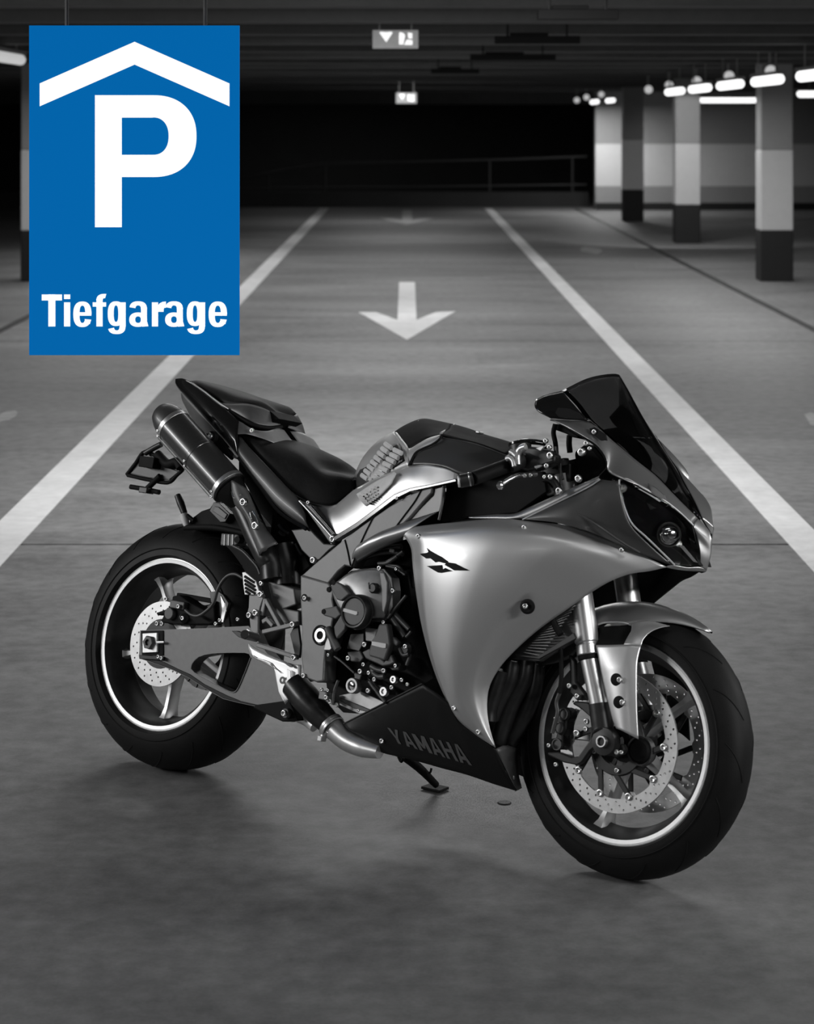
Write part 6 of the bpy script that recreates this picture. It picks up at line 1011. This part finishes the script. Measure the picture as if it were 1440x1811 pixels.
mc = plate('brake_master_cylinder', [(1.127, -0.2, 0.9275), (1.1452, -0.2, 0.9313), (1.1771, -0.2, 0.9319), (1.2095, -0.2, 0.9282), (1.2319, -0.2, 0.9192), (1.2348, -0.2, 0.8999), (1.2098, -0.2, 0.891), (1.1851, -0.2, 0.88), (1.1648, -0.2, 0.8737), (1.1431, -0.2, 0.876), (1.1314, -0.2, 0.8992)], 0.035, M['satin'], bike, bevel=0.006)
cyl('fluid_cup', (1.1237, -0.185, 0.9356), (1.1344, -0.185, 0.9011), 0.026, M['satin'], bike); cyl('fluid_cup_lid', (1.1226, -0.185, 0.9388), (1.1243, -0.185, 0.9334), 0.028, M['gloss'], bike)
tube('hose_loop', [(1.1587, -0.235, 0.8847), (1.155, -0.235, 0.9084), (1.1622, -0.235, 0.9222), (1.1746, -0.235, 0.9277)], 0.0085, M['tube'], bike, 10)
tube('hose_loop', [(1.0968, -0.17, 0.9216), (1.1078, -0.17, 0.9377), (1.1286, -0.17, 0.9431), (1.1605, -0.17, 0.9449), (1.182, -0.17, 0.9441)], 0.007, M['gloss'], bike, 10)
plate('clamp_badge', [(1.2026, -0.237, 0.9266), (1.2238, -0.237, 0.934), (1.2257, -0.237, 0.9298), (1.2178, -0.237, 0.9215), (1.2095, -0.237, 0.924)], 0.004, M['engine'], mc, bevel=0.001)
plate('clamp_badge', [(1.2057, -0.237, 0.8856), (1.2226, -0.237, 0.8904), (1.2294, -0.237, 0.8889), (1.2198, -0.237, 0.8826), (1.2083, -0.237, 0.8804)], 0.004, M['frame'], mc, bevel=0.001)
for p, r in [((1.2165, -0.215, 0.9468), 5), ((1.2292, -0.215, 0.9326), 5), ((1.2345, -0.215, 0.9145), 7), ((1.2278, -0.215, 0.89), 5), ((1.2251, -0.215, 0.8647), 4), ((1.2418, -0.215, 0.8663), 5), ((1.271, -0.215, 0.8368), 7), ((1.3192, -0.215, 0.9297), 8), ((1.3191, -0.215, 0.8694), 7), ((1.3276, -0.215, 0.9509), 5), ((1.3382, -0.215, 0.94), 4)]: bolt(p, r*0.0012, bike)
plate('clip_on_clamp', [(1.1493, -0.13, 0.8796), (1.1836, -0.13, 0.9005), (1.2082, -0.13, 0.9139), (1.2359, -0.13, 0.9054), (1.241, -0.13, 0.8707), (1.2189, -0.13, 0.8422), (1.2033, -0.13, 0.8406), (1.1784, -0.13, 0.8646)], 0.04, M['satin'], bike, bevel=0.005)
tube('brake_hose', [(1.1885, -0.165, 0.862), (1.2068, -0.165, 0.8638), (1.2244, -0.165, 0.8524), (1.2344, -0.165, 0.8381)], 0.009, M['satin'], bike, 10)
plate('fork_top_shine', [(1.1645, -0.125, 0.855), (1.1714, -0.125, 0.8534), (1.1954, -0.125, 0.8359), (1.1908, -0.125, 0.8311), (1.1757, -0.125, 0.8251), (1.1698, -0.125, 0.8378)], 0.012, M['lip'], bike, bevel=0.002)
for sg in (1,): 
    lathe('fork_cap', [(0, 0.008), (0.014, 0.008), (0.014, 0), (0.03, -0.001), (0.03, -0.012), (0, -0.012)], (1.2016, -0.11, 0.9066), RK, M['case'], bike, 24)
plate('triple_clamp', [(1.1545, -0.1, 0.8743), (1.1793, -0.1, 0.9056), (1.2301, -0.1, 0.9213), (1.2463, -0.1, 0.9007), (1.2391, -0.1, 0.8603), (1.1927, -0.1, 0.8514)], 0.2, M['black'], bike, bevel=0.004)
gp_ = plate('instrument_panel', [(1.2174, -0.1, 0.9357), (1.2458, -0.1, 0.9582), (1.2727, -0.1, 0.9539), (1.3051, -0.1, 0.9282), (1.3153, -0.1, 0.9115), (1.3056, -0.1, 0.8887), (1.2738, -0.1, 0.8747), (1.2378, -0.1, 0.869)], 0.2, M['black'], bike, bevel=0.01)
tube('cockpit_stay', [(1.1855, -0.14, 0.9928), (1.1833, -0.14, 0.9726), (1.1922, -0.14, 0.9489), (1.2027, -0.14, 0.9145), (1.2066, -0.14, 0.9148)], 0.006, M['black'], bike, 10)
tube('cockpit_stay', [(1.2027, -0.1, 0.9723), (1.204, -0.1, 0.9546), (1.2098, -0.1, 0.9328)], 0.007, M['black'], bike, 10)
plate('cockpit_stay_bar', [(1.1748, -0.13, 0.9942), (1.1934, -0.13, 0.9946), (1.2472, -0.13, 0.9714), (1.2439, -0.13, 0.9667), (1.2267, -0.13, 0.9674), (1.2098, -0.13, 0.9738), (1.1824, -0.13, 0.9793), (1.1713, -0.13, 0.9817)], 0.10, M['black'], bike, bevel=0.003)
tube('cable', [(1.208, -0.16, 0.9392), (1.2158, -0.16, 0.9135), (1.2295, -0.16, 0.884), (1.2389, -0.16, 0.8652)], 0.0035, M['case'], bike, 8)
tube('cable', [(1.2273, -0.165, 0.9117), (1.2328, -0.165, 0.8838), (1.2373, -0.165, 0.8536)], 0.003, M['satin'], bike, 8)
tube('left_grip', [(p[0], -p[1], p[2]) for p in ((1.1007, -0.325, 0.8375), (1.1222, -0.215, 0.8828), (1.161, -0.12, 0.93))], 0.0155, M['rubber'], bike, 12).name = 'grip'

# ---- side stand
ss = tube('side_stand', [(0.6695, 0.13, 0.1502), (0.6947, 0.175, 0.1222), (0.690, 0.268, 0.078)], [0.012, 0.011, 0.009], M['black'], bike, 12)
foot = box('stand_foot', (0.679, 0.281, 0.068), (0.060, 0.042, 0.007), M['black'], ss, Matrix.Rotation(math.radians(13.0), 3, 'X'), bevel=0.002)
tube('stand_spring', [(0.684, 0.1, 0.1454), (0.6947, 0.1, 0.1357), (0.6989, 0.1, 0.1456)], 0.004, M['black'], ss, 8)
tube('stand_tang', [(0.7178, 0.2, 0.1239), (0.7164, 0.2, 0.1144), (0.7114, 0.2, 0.1089)], 0.003, M['satin'], ss, 8)

# repeated part names: left-hand copies made by mirroring carry Blender's own suffix
print('parts', len([o for o in bpy.data.objects if o.parent]))
